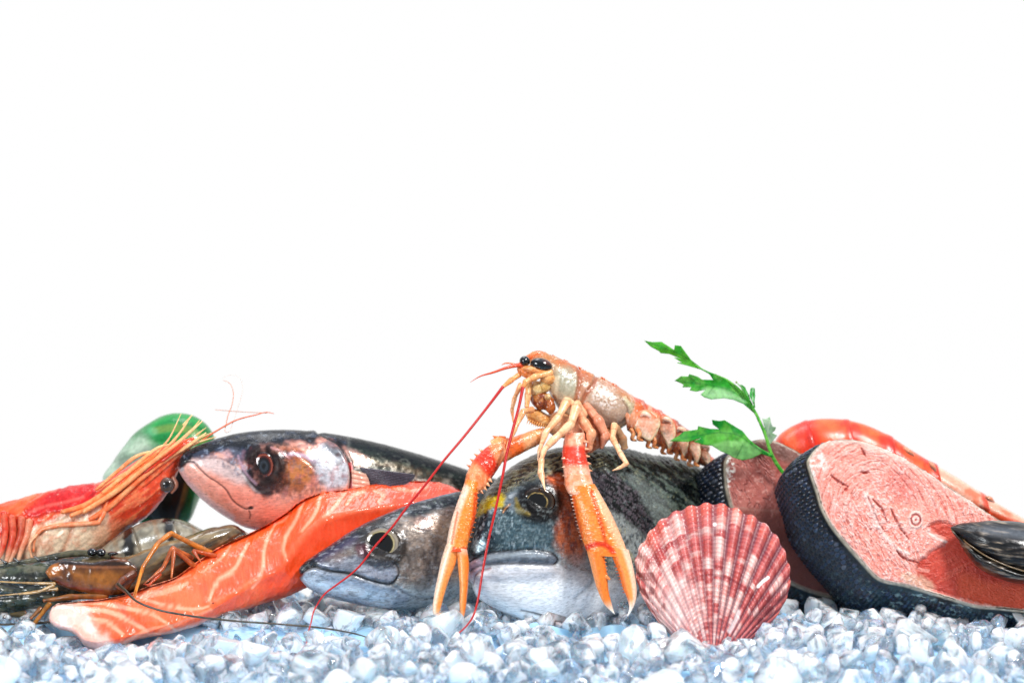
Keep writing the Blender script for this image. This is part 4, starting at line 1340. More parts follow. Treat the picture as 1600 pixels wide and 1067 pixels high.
# ================================================================ BROWN TIGER PRAWN (front)
tg = thing('tiger_prawn', 'brown tiger prawn with orange legs and dark green head beside the salmon fillet', 'prawn', (160, 960, 20), 'tiger prawns')
S = side_loft([(128, 870), (160, 866), (200, 868), (228, 858), (260, 846), (300, 834), (340, 822), (365, 820), (388, 832)],
              [(128, 922), (160, 930), (200, 936), (240, 926), (275, 910), (305, 892), (335, 874), (362, 858), (390, 838)],
              [(0, 24), (.3, 36), (.7, 32), (1, 12)], [(0, 12), (.4, 22), (1, 62)], 240, 140, 2.1)


def paint_tg(p):
    nA = p.n(12, 4, 1); st = noise(np.stack([p.x * .9 - p.y * .45, p.x * .45 + p.y * .9, 0 * p.x], -1), 6, 3, 7, (5, 1, 1))
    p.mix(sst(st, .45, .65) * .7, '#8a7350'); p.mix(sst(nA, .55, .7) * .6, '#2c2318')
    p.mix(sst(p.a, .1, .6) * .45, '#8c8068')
    p.mix(p.line([(372, 818), (384, 826), (390, 838)], 2, 3) * .9, '#cfd0c8')  # highlight along the end rim, painted in
    p.mix(p.line([(364, 818), (378, 828), (385, 842)], 2, 2) * .9, '#16130f')
    p.mix(p.line([(200, 868), (260, 850), (340, 834)], 2, 5) * .5, '#b09a70')
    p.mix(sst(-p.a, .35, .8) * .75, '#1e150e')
    p.h += (st - .5) * 3


TG = S
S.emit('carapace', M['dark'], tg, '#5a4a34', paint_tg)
# green head plates to the left
S = side_loft([(-60, 888), (0, 882), (50, 876), (90, 872), (140, 866), (165, 872)], [(-60, 960), (0, 958), (40, 956), (75, 951), (115, 938), (165, 915)],
              [(0, 18), (.5, 26), (1, 20)], [(0, 10), (1, 14)], 240, 120, 2.2)


def paint_head(p):
    nA = p.n(16, 4, 1); nB = p.n(8, 3, 4, (2, 1, 1))
    p.mix(sst(nA, .4, .6) * .8, '#59614f'); p.mix(sst(nB, .5, .65) * .6, '#8a8470'); p.mix(sst(p.n(22, 3, 8), .55, .7) * .8, '#161d1c')
    p.mix(p.line([(-10, 905), (20, 914), (60, 912), (85, 905)], 5, 4) * .8, '#15191a')
    p.mix(p.line([(-10, 935), (30, 930), (80, 925)], 3, 4) * .7, '#171a18'); p.h -= 4 * p.line([(-10, 935), (30, 930), (80, 925)], 2, 6)
    p.mix(p.ell(32, 945, 22, 9, 0, .5) * .7, '#2f4038')
    p.h += (nB - .5) * 4 + (nA - .5) * 3 - 4 * p.line([(-10, 908), (20, 914), (60, 912), (85, 905)], 3, 6)


S.emit('head', M['dark'], tg, '#3b4238', paint_head)
tube([(172, 868, -6), (120, 864, -6), (70, 872, -6), (20, 880, -5), (-40, 892, -4)], [5, 5.5, 4.5, 3.5, 2], 12, 60, flat=.45).emit('rostrum', M['dark'], tg, '#4a4a3c', chitin('#4a4a3c', '#7c7458', None, 2))
for x in (4, 24, 56, 84):
    tube([(x + 6, 880 - (x * .08), -6), (x - 4, 873 - x * .09, -6)], [3.4, .4], 8, 6).emit('rostrum_spine', M['dark'], tg, '#2c2a22')
S = side_loft([(71, 892), (80, 882), (95, 877), (140, 878), (205, 878), (214, 886)], [(71, 896), (82, 908), (105, 919), (145, 928), (196, 924), (214, 900)],
              [(0, 3), (.3, 9), (1, 8)], [(0, -22), (.5, -24), (1, -16)], 160, 90, 2.6)


def paint_scale(p):
    nA = p.n(12, 4, 1)
    p.mix(sst(nA, .45, .65) * .7, '#4c2a14'); p.mix(p.poly([(110, 895), (150, 893), (190, 900), (180, 912), (130, 910)], 8, wob=6) * .8, '#a8702a')
    p.mix(p.poly([(72, 890), (86, 880), (98, 884), (88, 900), (78, 902)], 4, wob=3) * .8, '#c07a30')
    p.mix(p.line([(96, 878), (150, 880), (206, 880)], 2.5, 2) * .9, '#2b1a12')
    p.mix(p.line([(100, 884), (150, 886), (200, 886)], 1.2, 2) * .6, '#9c6a4c')
    p.mix(p.line([(90, 908), (120, 918), (160, 922)], 1.4, 3) * .6, '#7c2418')
    p.h += (nA - .5) * 3


S.emit('antennal_scale', M['dark'], tg, '#7a4a20', paint_scale)
for dx, rx in ((144, 9), (158, 8), (176, 9)):
    blob(dx, 863 + (dx - 144) * .05, -4, rx, 7.5 if dx < 170 else 3.5, 8).emit('eye', M['eye'], tg, '#0d0d10', lambda p: p.mix(sst(p.n(4, 2, 3), .55, .7) * .6, '#4c505a'))


def seg_leg(parent, pts, rads, cols, name='leg', m=None, material='shellfish', n=12, seed=0):
    """jointed leg: straight tapered pieces that meet in slightly swollen joints"""
    P = []; R = []
    for i in range(len(pts) - 1):
        a, b = np.array(pts[i], float), np.array(pts[i + 1], float)
        ra, rb = rads[i], rads[i + 1]
        for t, k in ((0, 1.0), (.08, 1.06), (.5, .96), (.92, .92)):
            P.append(a + (b - a) * t); R.append((ra + (rb - ra) * t) * k)
    P.append(pts[-1]); R.append(rads[-1])
    S = tube(P, R, n, 10 * len(pts))
    K_ = len(pts) - 1

    def f(p):
        for c in cols[1:]:
            p.mix(sst(p.n(9, 3, seed), .4, .65) * .7, c)
        js = np.abs((p.s * K_) % 1.0)
        p.mix((1 - sst(np.minimum(js, 1 - js), .02, .07)) * .5, '#b8683a')
        p.h += (p.n(3, 2, seed) - .5) * .5
    return S.emit(name, M[material], parent, cols[0], f)


seg_leg(tg, [(334, 866, 18), (267, 833, -14), (247, 848, -34), (224, 884, -62), (208, 932, -82)], [4.5, 4.2, 4, 3.2, 1.2], ['#d98a34', '#a8703c'])
seg_leg(tg, [(222, 888, -64), (211, 934, -84)], [2.6, 1], ['#e09a44', '#c8702c'])
seg_leg(tg, [(300, 872, -2), (270, 856, -26), (254, 888, -42), (226, 911, -66)], [4.2, 4, 3.4, 1], ['#c87440', '#8f5030'])
seg_leg(tg, [(304, 884, -4), (272, 858, -30), (268, 902, -54)], [4, 3.8, 1.6], ['#d07c44', '#a85a34'])
seg_leg(tg, [(338, 868, 4), (302, 860, -14), (314, 878, -22)], [3.4, 3.2, 1.2], ['#c8642c', '#a04c28'])
seg_leg(tg, [(250, 896, -40), (232, 914, -60), (224, 912, -66)], [3.4, 2, .7], ['#d8632c', '#b84c24'])
seg_leg(tg, [(210, 895, -20), (192, 905, -36), (184, 914, -44), (200, 928, -64)], [6, 5.5, 4, 2], ['#8a5a44', '#6a3c2c'])
seg_leg(tg, [(168, 931, -20), (112, 932, -34), (68, 938, -34)], [5, 5, 3], ['#a06a34', '#5c4024'])
seg_leg(tg, [(78, 942, -34), (58, 968, -46), (43, 987, -56)], [4, 3.4, 1.8], ['#a8742c', '#7c5020'])
seg_leg(tg, [(64, 950, -30), (48, 966, -44)], [4, 2.5], ['#8c5e2c', '#5c4020'])
seg_leg(tg, [(40, 958, -10), (10, 962, -16), (-20, 958, -12)], [5, 4, 3], ['#55482c', '#7c6838'])
for pts in ([(86, 912, -30), (60, 911, -26), (30, 910, -24), (-20, 907, -22)], [(90, 920, -34), (68, 922, -30), (40, 926, -28), (-20, 932, -26)], [(84, 914, -34), (60, 924, -32), (30, 928, -30)]):
    tube(pts, [3.2, 2.2, 1.6, 1][:len(pts)], 10, 60).emit('antennule', M['dark'], tg, '#c0a070', chitin('#c0a070', '#7c5c30', None, 3))
tube([(184, 912, -50), (196, 922, -70), (212, 938, -88), (240, 950, -100), (300, 962, -112), (360, 969, -122), (440, 975, -140), (520, 983, -158), (560, 991, -166), (591, 1001, -172)],
     [3, 2.2, 2, 1.9, 1.8, 1.7, 1.6, 1.4, 1.2, .9], 10, 160).emit('antenna', M['whip'], tg, '#3d3420', chitin('#3d3420', '#5d5230', None, 3))
tube([(150, 960, -20), (84, 971, -40), (40, 974, -40), (-30, 976, -40)], [2, 2, 1.8, 1.6], 10, 60).emit('antenna', M['whip'], tg, '#4a3c26')

# ================================================================ SALMON STEAKS
def steak(name, label, out, cen, yf, off, thick, dark, lines, seed):
    t = thing(name, label, 'fish steak', (cen[0], max(p[1] for p in out), yf), 'salmon steaks')
    na, nr = 720, 150
    o = spl(out, na, True)
    tilt = lambda x, y: yf + (y - cen[1]) * -.10
    # face
    S = radial(out, cen[0], cen[1], nr, na, lambda x, y, r, a: tilt(x, y) - 1 * np.sqrt(np.clip(1 - r ** 8, 0, 1)) * 3, lambda x, y, r, a: tilt(x, y) + 6)

    def pf(p):
        lines(p)
    S.emit('flesh', M['steak'], t, '#e08a76', pf)
    # skin band, bulging a little, going back to the far cut
    nu = 120
    u = np.linspace(0, 1, nu)[:, None]
    c = np.array(cen)
    rad = (o - c) / np.linalg.norm(o - c, axis=1)[:, None]
    bul = np.sin(np.clip(u, 0, 1) * np.pi)[..., None] * 9
    P2 = o[None] + np.array(off)[None, None] * (u[..., None] ** .85) + rad[None] * bul
    z = tilt(o[:, 0], o[:, 1])[None] + thick * u - 1
    P = np.concatenate([P2, np.broadcast_to(z, P2.shape[:2])[..., None]], -1)
    P = np.concatenate([P, (P[-1:, :, :] * 0 + np.array([cen[0] + off[0], cen[1] + off[1], yf + thick]))], 0)
    P = P.reshape(-1, 3)
    F = grid_faces(nu + 1, na, True)
    q = P * [1, -1, 1]; k = 60 * na + na // 3; f0 = F[k]
    nn = np.cross(q[f0[1]] - q[f0[0]], q[f0[2]] - q[f0[0]])
    if np.dot(nn[:2], q[f0[0]][:2] - np.array([cen[0] + off[0] * .5, -cen[1] - off[1] * .5])) < 0:
        F = F[:, ::-1]
    U = np.append(np.repeat(np.linspace(0, 1, nu), na), np.full(na, 1.2))
    arc = np.tile(np.arange(na), nu + 1)
    # running length round the band for the scale rows
    L = np.concatenate([[0], np.cumsum(np.linalg.norm(np.diff(o, axis=0), axis=1))])
    Ls = np.tile(L, nu + 1)
    S2 = Surf(P, [F, np.zeros((0, 3), int)], dict(u=U, s=U, L=Ls))

    def ps(p):
        nA = p.n(14, 3, 1); nB = p.n(40, 3, 2)
        # scale rows: staggered lozenges, raised at the free edge
        sx, sy = 9.5, 7.0
        a = p.L / sy; b = p.u * thick * .9 / sx
        row = np.floor(a); bb = b + .5 * (row % 2)
        fa = a - row - .5; fb = bb - np.floor(bb) - .5
        rid = hash3(row.astype(np.int64), np.floor(bb).astype(np.int64), np.zeros(len(row), np.int64), 5)
        d = np.hypot(fa * 1.0, fb)
        sc = (1 - sst(d, .30, .55)) * sst(p.u, .05, .12)
        body = p.u < 1.05
        p.mix((.6 + .7 * (rid - .5)) * sc * .9, '#3a4c6a')
        p.mix((1 - sc) * body * .6, '#05070c')
        p.mix(sc * (rid > .75) * .5, '#4e5e78')  # bluish highlights painted on scattered scales
        p.mix(sc * (rid > .96) * .5, '#8c8f98')
        low = sst(p.y, 880, 930)
        p.mix(low * sst(nA, .45, .65) * .7, '#3d565c'); p.mix(low * sst(p.n(6, 2, 7, (2, .7, 1)), .66, .74) * .8, '#94a8a8')
        p.h += sc * 2.0 * body + (fb + .5) * 1.2 * sc * body + (nB - .5) * 3
        p.mix((1 - sst(p.u, .01, .045)) * .95, '#cfc2ae')
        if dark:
            p.mix(np.full(len(p.x), .25), '#10131c')  # skin darkened, shade painted into its colour
        p.m = sc * .6
    S2.emit('skin', M['scales'], t, '#161d29', ps)
    return t


def lines_front(p):
    nA = p.n(12, 4, 1); nB = p.n(40, 3, 2); nC = p.n(4, 3, 5); nW = p.n(70, 2, 9)
    p.c[:] = lin('#eb9c8c')
    p.mix(sst(nB, .4, .65) * .5, '#dc7464'); p.mix(sst(nA, .5, .7) * .45, '#efb0a2')
    # upper-left lobe: curved flakes round the outline
    cx, cy = 1372, 800
    d = np.hypot(p.x - cx, (p.y - cy) * .92) + (nB - .5) * 10
    an = np.arctan2(p.y - cy, p.x - cx) * 80
    m1 = p.poly([(1266, 740), (1290, 692), (1345, 694), (1385, 712), (1380, 740), (1345, 780), (1330, 850), (1300, 820)], 14)
    r1 = p.ridge(d, an, 9, 60, 3, .045, 2); r1b = p.ridge(d, an, 4.5, 30, 13, .09)
    p.mix(r1 * m1 * .5, '#c0584a'); p.h -= r1 * m1 * 1.6
    p.mix(r1b * m1 * .35, '#fbd8cf'); p.h += r1b * m1 * .8
    # lower lobe: radiating fibres
    u2 = p.x * .86 - p.y * .5 + (nA - .5) * 8; v2 = p.x * .5 + p.y * .86
    m2 = p.poly([(1330, 780), (1365, 785), (1395, 830), (1440, 850), (1440, 900), (1380, 895), (1340, 860), (1310, 820)], 14)
    r2a = p.ridge(u2, v2, 6, 34, 23, .06); r2b = p.ridge(u2, v2, 4, 22, 27, .09)
    p.mix(r2a * m2 * .4, '#c4594a'); p.h -= r2a * m2 * 1.2
    p.mix(r2b * m2 * .4, '#fbe2da'); p.h += r2b * m2 * .9
    # right lobe: arcs that lean right
    u3 = (p.x - 1380) * .93 - (p.y - 760) * .42 + ((p.y - 790) ** 2) * .004 + (nA - .5) * 4
    v3 = (p.x - 1380) * .42 + (p.y - 760) * .93
    m3 = p.poly([(1390, 722), (1440, 738), (1500, 778), (1555, 812), (1540, 825), (1480, 822), (1440, 790), (1400, 760)], 12)
    w3 = np.sin(u3 / 1.9)
    p.mix(sst(w3, .4, .98) * m3 * .6, '#c4594e'); p.h -= sst(w3, .3, .95) * m3 * 1.1
    r3 = p.ridge(u3, v3, 4, 26, 33, .08)
    p.mix(r3 * m3 * .45, '#fbd8cf')
    al = p.ridge(p.x, p.y, 7, 7, 41, .07)
    p.mix(al * .25, '#fbdcd2'); p.h += al * .4
    ac = p.ridge(p.x + 300, p.y, 9, 9, 47, .045)
    p.mix(ac * .3, '#cc6c60'); p.h -= ac * .6
    # rough centre
    m4 = p.poly([(1340, 760), (1390, 750), (1420, 790), (1460, 840), (1440, 870), (1390, 850), (1350, 810)], 12)
    rr = sst(nC, .5, .68) * m4
    p.mix(sst(nB, .3, .7) * (1 - 0) * .25, '#f0b4a8')
    p.mix(rr * .5, '#fbe4dc'); p.h += rr * 1.0
    p.mix(p.poly([(1390, 735), (1425, 745), (1430, 780), (1400, 775), (1385, 755)], 10, wob=6) * .5, '#d3665c')
    # cracks and holes
    for ln in ([(1298, 742), (1310, 752), (1325, 760)], [(1356, 776), (1362, 790), (1370, 812), (1382, 830)], [(1364, 780), (1378, 796), (1386, 815)], [(1346, 700), (1352, 712)],
               [(1392, 795), (1404, 820), (1420, 842)], [(1345, 738), (1358, 738)], [(1395, 850), (1410, 870), (1440, 880)]):
        m = p.line(ln, 1.6, 1.8, taper=[(0, .3), (.5, 1), (1, .2)])
        p.mix(m * .85, '#a5362a'); p.h -= 3 * m
    p.mix(p.ell(1322, 764, 3.5, 3, 0, .4) * .9, '#b8402e')
    p.mix(p.line([(1350, 770), (1362, 795), (1375, 825), (1395, 852), (1420, 866)], 2, 3) * .5, '#fbe9e2')
    p.h += 2 * p.line([(1350, 770), (1362, 795), (1375, 825), (1395, 852), (1420, 866)], 2, 5)
    # belly cavity lining, redder tone also paints in part of the mussel's shadow
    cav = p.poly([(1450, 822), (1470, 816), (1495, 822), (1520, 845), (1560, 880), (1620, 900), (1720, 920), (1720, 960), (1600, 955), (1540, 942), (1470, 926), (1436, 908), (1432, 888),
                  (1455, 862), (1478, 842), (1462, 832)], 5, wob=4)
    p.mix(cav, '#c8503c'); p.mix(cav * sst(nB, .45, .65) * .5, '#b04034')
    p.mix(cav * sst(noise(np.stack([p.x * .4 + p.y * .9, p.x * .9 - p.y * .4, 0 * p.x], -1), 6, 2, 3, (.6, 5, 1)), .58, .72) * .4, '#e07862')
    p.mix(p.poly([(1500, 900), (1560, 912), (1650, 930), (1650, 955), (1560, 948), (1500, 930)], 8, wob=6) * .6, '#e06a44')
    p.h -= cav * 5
    p.mix(p.poly([(1408, 896), (1440, 900), (1460, 918), (1450, 924), (1416, 912)], 6, wob=5) * .7, '#d8b49c')
    p.mix(p.line([(1424, 884), (1438, 890), (1450, 892)], 2.4, 2) * .7, '#e8a89a')
    p.mix(p.line([(1448, 830), (1462, 840), (1478, 846)], 1.5, 2) * .8, '#f4ddd4')
    # rim of pale skin fat
    rim = sst(p.r, .965, .99)
    p.mix(rim * .8, '#d8cabc')
    p.mix(p.poly([(1264, 716), (1280, 704), (1290, 718), (1285, 742), (1272, 750)], 6, wob=6) * sst(nC, .4, .6) * .9, '#e8e4dc')
    p.mix(p.line([(1300, 690), (1343, 691), (1398, 713), (1460, 748), (1540, 800)], 3, 4) * .6, '#d6c3b8')
    p.mix(sst(p.n(2.4, 2, 12), .72, .82) * .5 * (1 - cav), '#fff2ee')
    # backbone boss
    ring = np.hypot((p.x - 1431) / 11.5, (p.y - 812) / 13.5)
    p.mix(1 - sst(ring, 1.0, 1.2), '#eec9be')
    p.mix((1 - sst(np.abs(ring - .62), .08, .16)) * .85, '#b8544c')
    p.mix((1 - sst(ring, .10, .2)) * .8, '#c05048')
    p.h += 3 * (1 - sst(ring, .9, 1.15)) - 2.2 * (1 - sst(np.abs(ring - .62), .05, .2))
    fr = sst(p.n(3.2, 3, 77), .52, .7) * sst(nB, .35, .6) * (1 - cav)
    p.mix(fr * .4, '#fbe8e2'); p.h += fr * .8
    p.h += (nC - .5) * .8 + (nA - .5) * 1.0 + (nB - .5) * 2.5


ST1 = [(1277, 766), (1267, 735), (1264, 720), (1272, 706), (1293, 690), (1316, 686), (1343, 688), (1369, 697), (1398, 709), (1432, 727), (1469, 751), (1508, 777), (1534, 795),
       (1562, 812), (1610, 838), (1680, 868), (1740, 905), (1730, 945), (1660, 956), (1600, 954), (1574, 951), (1521, 945), (1482, 933), (1442, 921), (1416, 913), (1374, 903), (1350, 879), (1327, 853),
       (1303, 824), (1285, 793)]
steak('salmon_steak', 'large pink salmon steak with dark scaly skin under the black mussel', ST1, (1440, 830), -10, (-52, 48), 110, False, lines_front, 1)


def lines_back(p):
    nA = p.n(12, 4, 1); nB = p.n(40, 3, 2); nC = p.n(4, 3, 5); nW = p.n(70, 2, 9)
    p.c[:] = lin('#b0675c')  # reddish brown flesh with this steak's shadow painted in
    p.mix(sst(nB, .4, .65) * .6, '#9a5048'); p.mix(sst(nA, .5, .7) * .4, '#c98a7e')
    d = (p.x - 1130) * .55 - (p.y - 700) * .25 + ((p.y - 780) ** 2) * .002 + (nA - .5) * 5
    w = p.ridge(d, p.y + p.x * .4, 5, 40, 7, .05) * 2 - 1
    m1 = p.poly([(1138, 715), (1180, 700), (1210, 760), (1180, 800), (1145, 780)], 12)
    p.mix(sst(w, .6, 1) * m1 * .6, '#7c3a34'); p.h -= sst(w, .6, 1) * m1 * 1.2
    p.mix(sst(nC, .6, .72) * m1 * .4, '#e2b4a8')
    p.mix(p.line([(1148, 793), (1180, 796), (1215, 798)], 1.5, 2) * .6, '#c99a8c')
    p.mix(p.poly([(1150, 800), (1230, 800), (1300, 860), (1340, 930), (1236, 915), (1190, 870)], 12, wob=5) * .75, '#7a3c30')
    p.mix(p.poly([(1165, 690), (1200, 680), (1240, 700), (1280, 730), (1240, 725), (1200, 706)], 6, wob=4) * .6, '#6a5a50')
    p.mix(sst(p.r, .955, .99) * .8, '#b8a898')
    p.mix(p.poly([(1130, 715), (1142, 712), (1148, 740), (1142, 760), (1134, 760)], 3, wob=4) * sst(nC, .4, .6), '#e8e4dc')
    p.h += (nC - .5) * 1.2 + (nA - .5) * 1.6 + (nB - .5) * 2.5


ST2 = [(1138, 713), (1158, 698), (1180, 688), (1200, 687), (1232, 698), (1262, 715), (1310, 750), (1360, 800), (1390, 860), (1375, 915), (1330, 935), (1285, 928), (1236, 909), (1190, 872),
       (1158, 826), (1142, 785), (1135, 750)]
steak('salmon_steak', 'salmon steak with painted-in shade standing between the sea bream and the front steak, parsley stem across it', ST2, (1250, 810), 108, (-54, 46), 85, True, lines_back, 2)

# ================================================================ COOKED ORANGE PRAWN (behind the steaks)
cp = thing('cooked_prawn', 'glossy orange-red cooked prawn curving behind the large salmon steak', 'prawn', (1400, 860, 230))
tp = spl([(1205, 705), (1214, 684), (1235, 667), (1267, 656), (1298, 654), (1337, 659), (1390, 681), (1421, 701), (1469, 730), (1508, 753), (1547, 779), (1590, 804), (1640, 832), (1700, 865)], 141)
bt = spl([(1225, 745), (1240, 748), (1262, 750), (1290, 752), (1320, 754), (1350, 758), (1390, 765), (1425, 775), (1460, 785), (1500, 800), (1540, 816), (1590, 838), (1640, 858), (1700, 880)], 141)
bd = [0, 16, 32, 50, 70, 92, 116, 140]
for i in range(7):
    a, b = bd[i], min(140, bd[i + 1] + 3)
    ix = np.linspace(a, b, 6).astype(int)
    Sg = side_loft([tuple(v) for v in tp[ix]], [tuple(v) for v in bt[ix]], [(0, 42 - 4 * i if i else 24), (.5, 46 - 4 * i), (1, 44 - 4 * i)], [(0, 215), (1, 218)], 70, 110)

    def pf(p, i=i):
        nA = p.n(14, 3, 3); st = p.n(10, 3, 8, (.5, 3, 1))
        if i < 4:
            p.mix(sst(p.n(30, 3, 6), .45, .6) * .7, '#f2703a'); p.mix(sst(st, .55, .7) * .5, '#c62a12')
            p.mix((1 - sst(np.abs(p.s - .5 + .2 * (nA - .5)), .12, .25)) * .4, '#f58a4a')
            p.mix(sst(p.s, .86, .93) * .6, '#c42510')
        else:
            p.c[:] = lin('#f0b49c')
            p.mix(sst(nA, .42, .62) * .8, '#e8805c'); p.mix(sst(p.a, .75, .9) * .8, '#f4c8b4')
            p.mix(sst(p.s, .85, .93) * .85, '#d8461f')
            p.mix(p.line([(1421, 735), (1470, 762), (1540, 800), (1600, 822), (1660, 850)], 4, 3) * .9, '#e0521a')
        p.h += 1.5 * sst(p.s, .8, .97)
    Sg.emit('tail_segment', M['shellfish'], cp, '#e8421c', pf)
for i, (a, b) in enumerate([((1412, 700), (1428, 712)), ((1452, 722), (1462, 736)), ((1540, 776), (1553, 784))]):
    tube([(*a, 175), ((a[0] + b[0]) / 2, (a[1] + b[1]) / 2 - 1, 170), (*b, 176)], [2, 4, 1.5], 10, 16).emit('shell_spine', M['shellfish'], cp, '#e8a080')

# ================================================================ BLACK MUSSEL
bm_ = thing('black_mussel', 'closed black mussel with brown streaks leaning on the large salmon steak', 'mussel', (1590, 910, -60))


def mussel_paint(seed):
    def f(p):
        # growth streaks follow the long axis
        ax = noise(np.stack([(p.x * .93 + p.y * .36) * .16, (p.y - p.x * .28 - (p.x - 1500) ** 2 * -.0009) * 1.0, 0 * p.x], -1), 3.6, 3, seed)
        nA = p.n(30, 3, 4)
        p.mix(sst(ax, .48, .66) * .9, '#4a423c'); p.mix(sst(ax, .60, .74) * sst(nA, .35, .6) * .9, '#a59684')
        p.mix(p.poly([(1495, 838), (1510, 845), (1530, 868), (1560, 895), (1530, 892), (1505, 862)], 4, wob=5) * sst(nA, .35, .6) * .8, '#6a4a30')
        p.mix(p.line([(1540, 828), (1600, 835), (1640, 848)], 5, 8) * .4, '#8c929a')
        p.h += (ax - .5) * 2.2
    return f


seam = [(1486, 826), (1500, 838), (1516, 852), (1540, 868), (1570, 882), (1600, 892), (1640, 902), (1690, 905)]
S = side_loft([(1486, 823), (1496, 819), (1520, 815), (1547, 813), (1574, 813), (1605, 817), (1650, 834), (1684, 862), (1693, 893)], seam[:-1] + [(1693, 900)],
              [(0, 4), (.3, 34), (.7, 44), (1, 6)], [(0, -34), (.5, -46), (1, -34)], 240, 140, 2.0, tilt=[(0, 0), (.5, 14), (1, 0)])
S.emit('upper_shell', M['mussel'], bm_, '#14151a', mussel_paint(4))
S = side_loft([(1487, 827)] + [(x, y - .5) for x, y in seam[1:-1]] + [(1693, 902)], [(1488, 831), (1496, 842), (1508, 863), (1529, 887), (1561, 904), (1587, 911), (1610, 912), (1650, 912), (1693, 906)],
              [(0, 4), (.3, 30), (.7, 40), (1, 6)], [(0, -34), (.5, -46), (1, -34)], 240, 140, 2.0, tilt=[(0, 0), (.5, -8), (1, 0)])
S.emit('lower_shell', M['mussel'], bm_, '#16140f', mussel_paint(9))
tube([(x, y, -80 + abs(x - 1590) * .12 - (12 if 1500 < x < 1680 else -30)) for x, y in seam], 1.2, 8, 60).emit('shell_lip', M['mussel'], bm_, '#7c6648')

# ================================================================ SCALLOP
sc_ = None
RIM = np.array([(1046, 990), (1032, 975), (1018, 957), (1002, 929), (993, 896), (994, 868), (1010, 838), (1024, 820), (1049, 802), (1068, 794), (1086, 789), (1107, 786), (1126, 787), (1145, 792),
                (1163, 800), (1182, 809), (1200, 822), (1214, 838), (1226, 861), (1233, 882), (1235, 905), (1232, 926), (1220, 952), (1202, 976), (1178, 993)], float)
NR = 23
nt, nr = 700, 220
rim = spl(RIM, nt)
U0 = np.array([1113, 1048.])
t = np.linspace(0, 1, nt)[:, None]; r = np.linspace(.05, 1, nr)[None, :]
# narrower ribs on the ears
tw = t
ph = tw * NR * 2 * np.pi
rib = np.cos(ph)
ribw = np.where(rib > 0, np.abs(rib) ** .55, -np.abs(rib) ** .9)
edge = 1 + .005 * ribw * sst(r, .5, 1) * 1.4
vec = rim[:, None, :] - U0
P2 = U0 + vec * (r * edge)[..., None]
dome = 44 * np.sin(np.clip(r, 0, 1) * np.pi * .62 + .35) * np.sin(np.clip(t, 0, 1) * np.pi) ** .6
lean = (1030 - P2[..., 1]) * .42
z = -106 + lean - dome + 8
amp = 2.8 * sst(r, .05, .7) * (.55 + .45 * np.sin(np.pi * t)) * np.sin(np.pi * np.clip(t, .02, .98)) ** .3
Pf = np.concatenate([P2, (z - ribw * amp)[..., None]], -1).reshape(-1, 3)
Pb = np.concatenate([P2, (z - ribw * amp + 4)[..., None]], -1).reshape(-1, 3)
F = grid_faces(nt, nr, False)
q = Pf * [1, -1, 1]; f0 = F[len(F) // 2 + nr // 2]
if np.cross(q[f0[1]] - q[f0[0]], q[f0[2]] - q[f0[0]])[2] > 0:
    F = F[:, ::-1]
n0 = len(Pf)
e = np.arange(nt - 1) * nr + nr - 1
E = np.stack([e, e + nr, e + nr + n0, e + n0], -1)
TT = np.tile(np.broadcast_to(t, (nt, nr)).ravel(), 2); RR = np.tile(np.broadcast_to(r, (nt, nr)).ravel(), 2); RB = np.tile(np.broadcast_to(ribw, (nt, nr)).ravel(), 2)
S = Surf(np.vstack([Pf, Pb]), [np.vstack([F, F[:, ::-1] + n0, E]), np.zeros((0, 3), int)], dict(s=RR, t=TT, r=RR, rib=RB, side=np.r_[np.zeros(n0), np.ones(n0)]))


def paint_sc(p):
    k = np.floor(p.t * NR + .5)
    q = np.stack([k * 37.0, p.r * 300, 0 * p.r], -1)
    b1 = noise(q, 19, 3, 3, (1, 1, 1)); b2 = noise(q, 7, 2, 8)
    n1 = p.n(18, 3, 6)
    p.c[:] = lin('#eac6be')
    m = sst(b1 + (n1 - .5) * .25 + (p.t - .5) * .3, .42, .54)
    p.mix(m * .78, '#c44846'); p.mix(m * sst(b2, .5, .62) * .75, '#9a2c38')
    p.mix(sst(b2, .56, .66) * .45, '#d8766a')
    p.mix(sst(p.r, .86, .97) * sst(n1, .4, .6) * .45, '#e8785c')
    # concentric growth lines
    g = np.sin(p.r * 240 * (1 + .02 * (n1 - .5)) + np.sin(p.t * 40) * .6)
    p.mix(sst(g, .3, 1) * .30, '#a8383e'); p.h += g * .3
    big = np.sin(p.r * 22 + 3 * p.n(60, 2, 2))
    p.mix(sst(big, .9, 1) * .25, '#7c2230')
    # groove shade painted in as purple-brown, strongest on the right
    gr = sst(-p.rib, .1, .85)
    p.mix(gr * (.25 + .5 * sst(p.t, .3, .6)), '#6a2c42')
    # pale patch at the hinge side
    p.mix(p.poly([(1030, 960), (1060, 900), (1090, 920), (1085, 960), (1060, 990), (1040, 990)], 16, wob=8) * .5, '#f4e2dc')
    ear = np.clip(p.poly([(990, 870), (1010, 865), (1035, 915), (1040, 950), (1020, 965), (1000, 930)], 8, wob=8), 0, 1) * sst(p.n(12, 3, 3), .42, .58)
    p.mix(ear * .7, '#8c3434')
    ear2 = p.poly([(1235, 920), (1205, 930), (1180, 960), (1170, 995), (1200, 985), (1225, 950)], 8, wob=8) * sst(p.n(14, 3, 5), .42, .58)
    p.mix(ear2 * .75, '#7c2a34')
    p.mix(p.line([(1184, 916), (1192, 908), (1200, 902)], 2.2, 1.5) * .95, '#f6f4f0')
    p.mix(p.ell(1117, 819, 3, 3, 0, .5) * .9, '#f6f0ee')
    p.mix(p.line([(1140, 985), (1150, 968), (1154, 955)], 3, 3) * .6, '#f4ece8')
    p.mix(sst(p.n(3, 2, 19), .8, .86) * .5, '#fff6f2')
    p.mix(p.side * .8, '#f2e4dc')


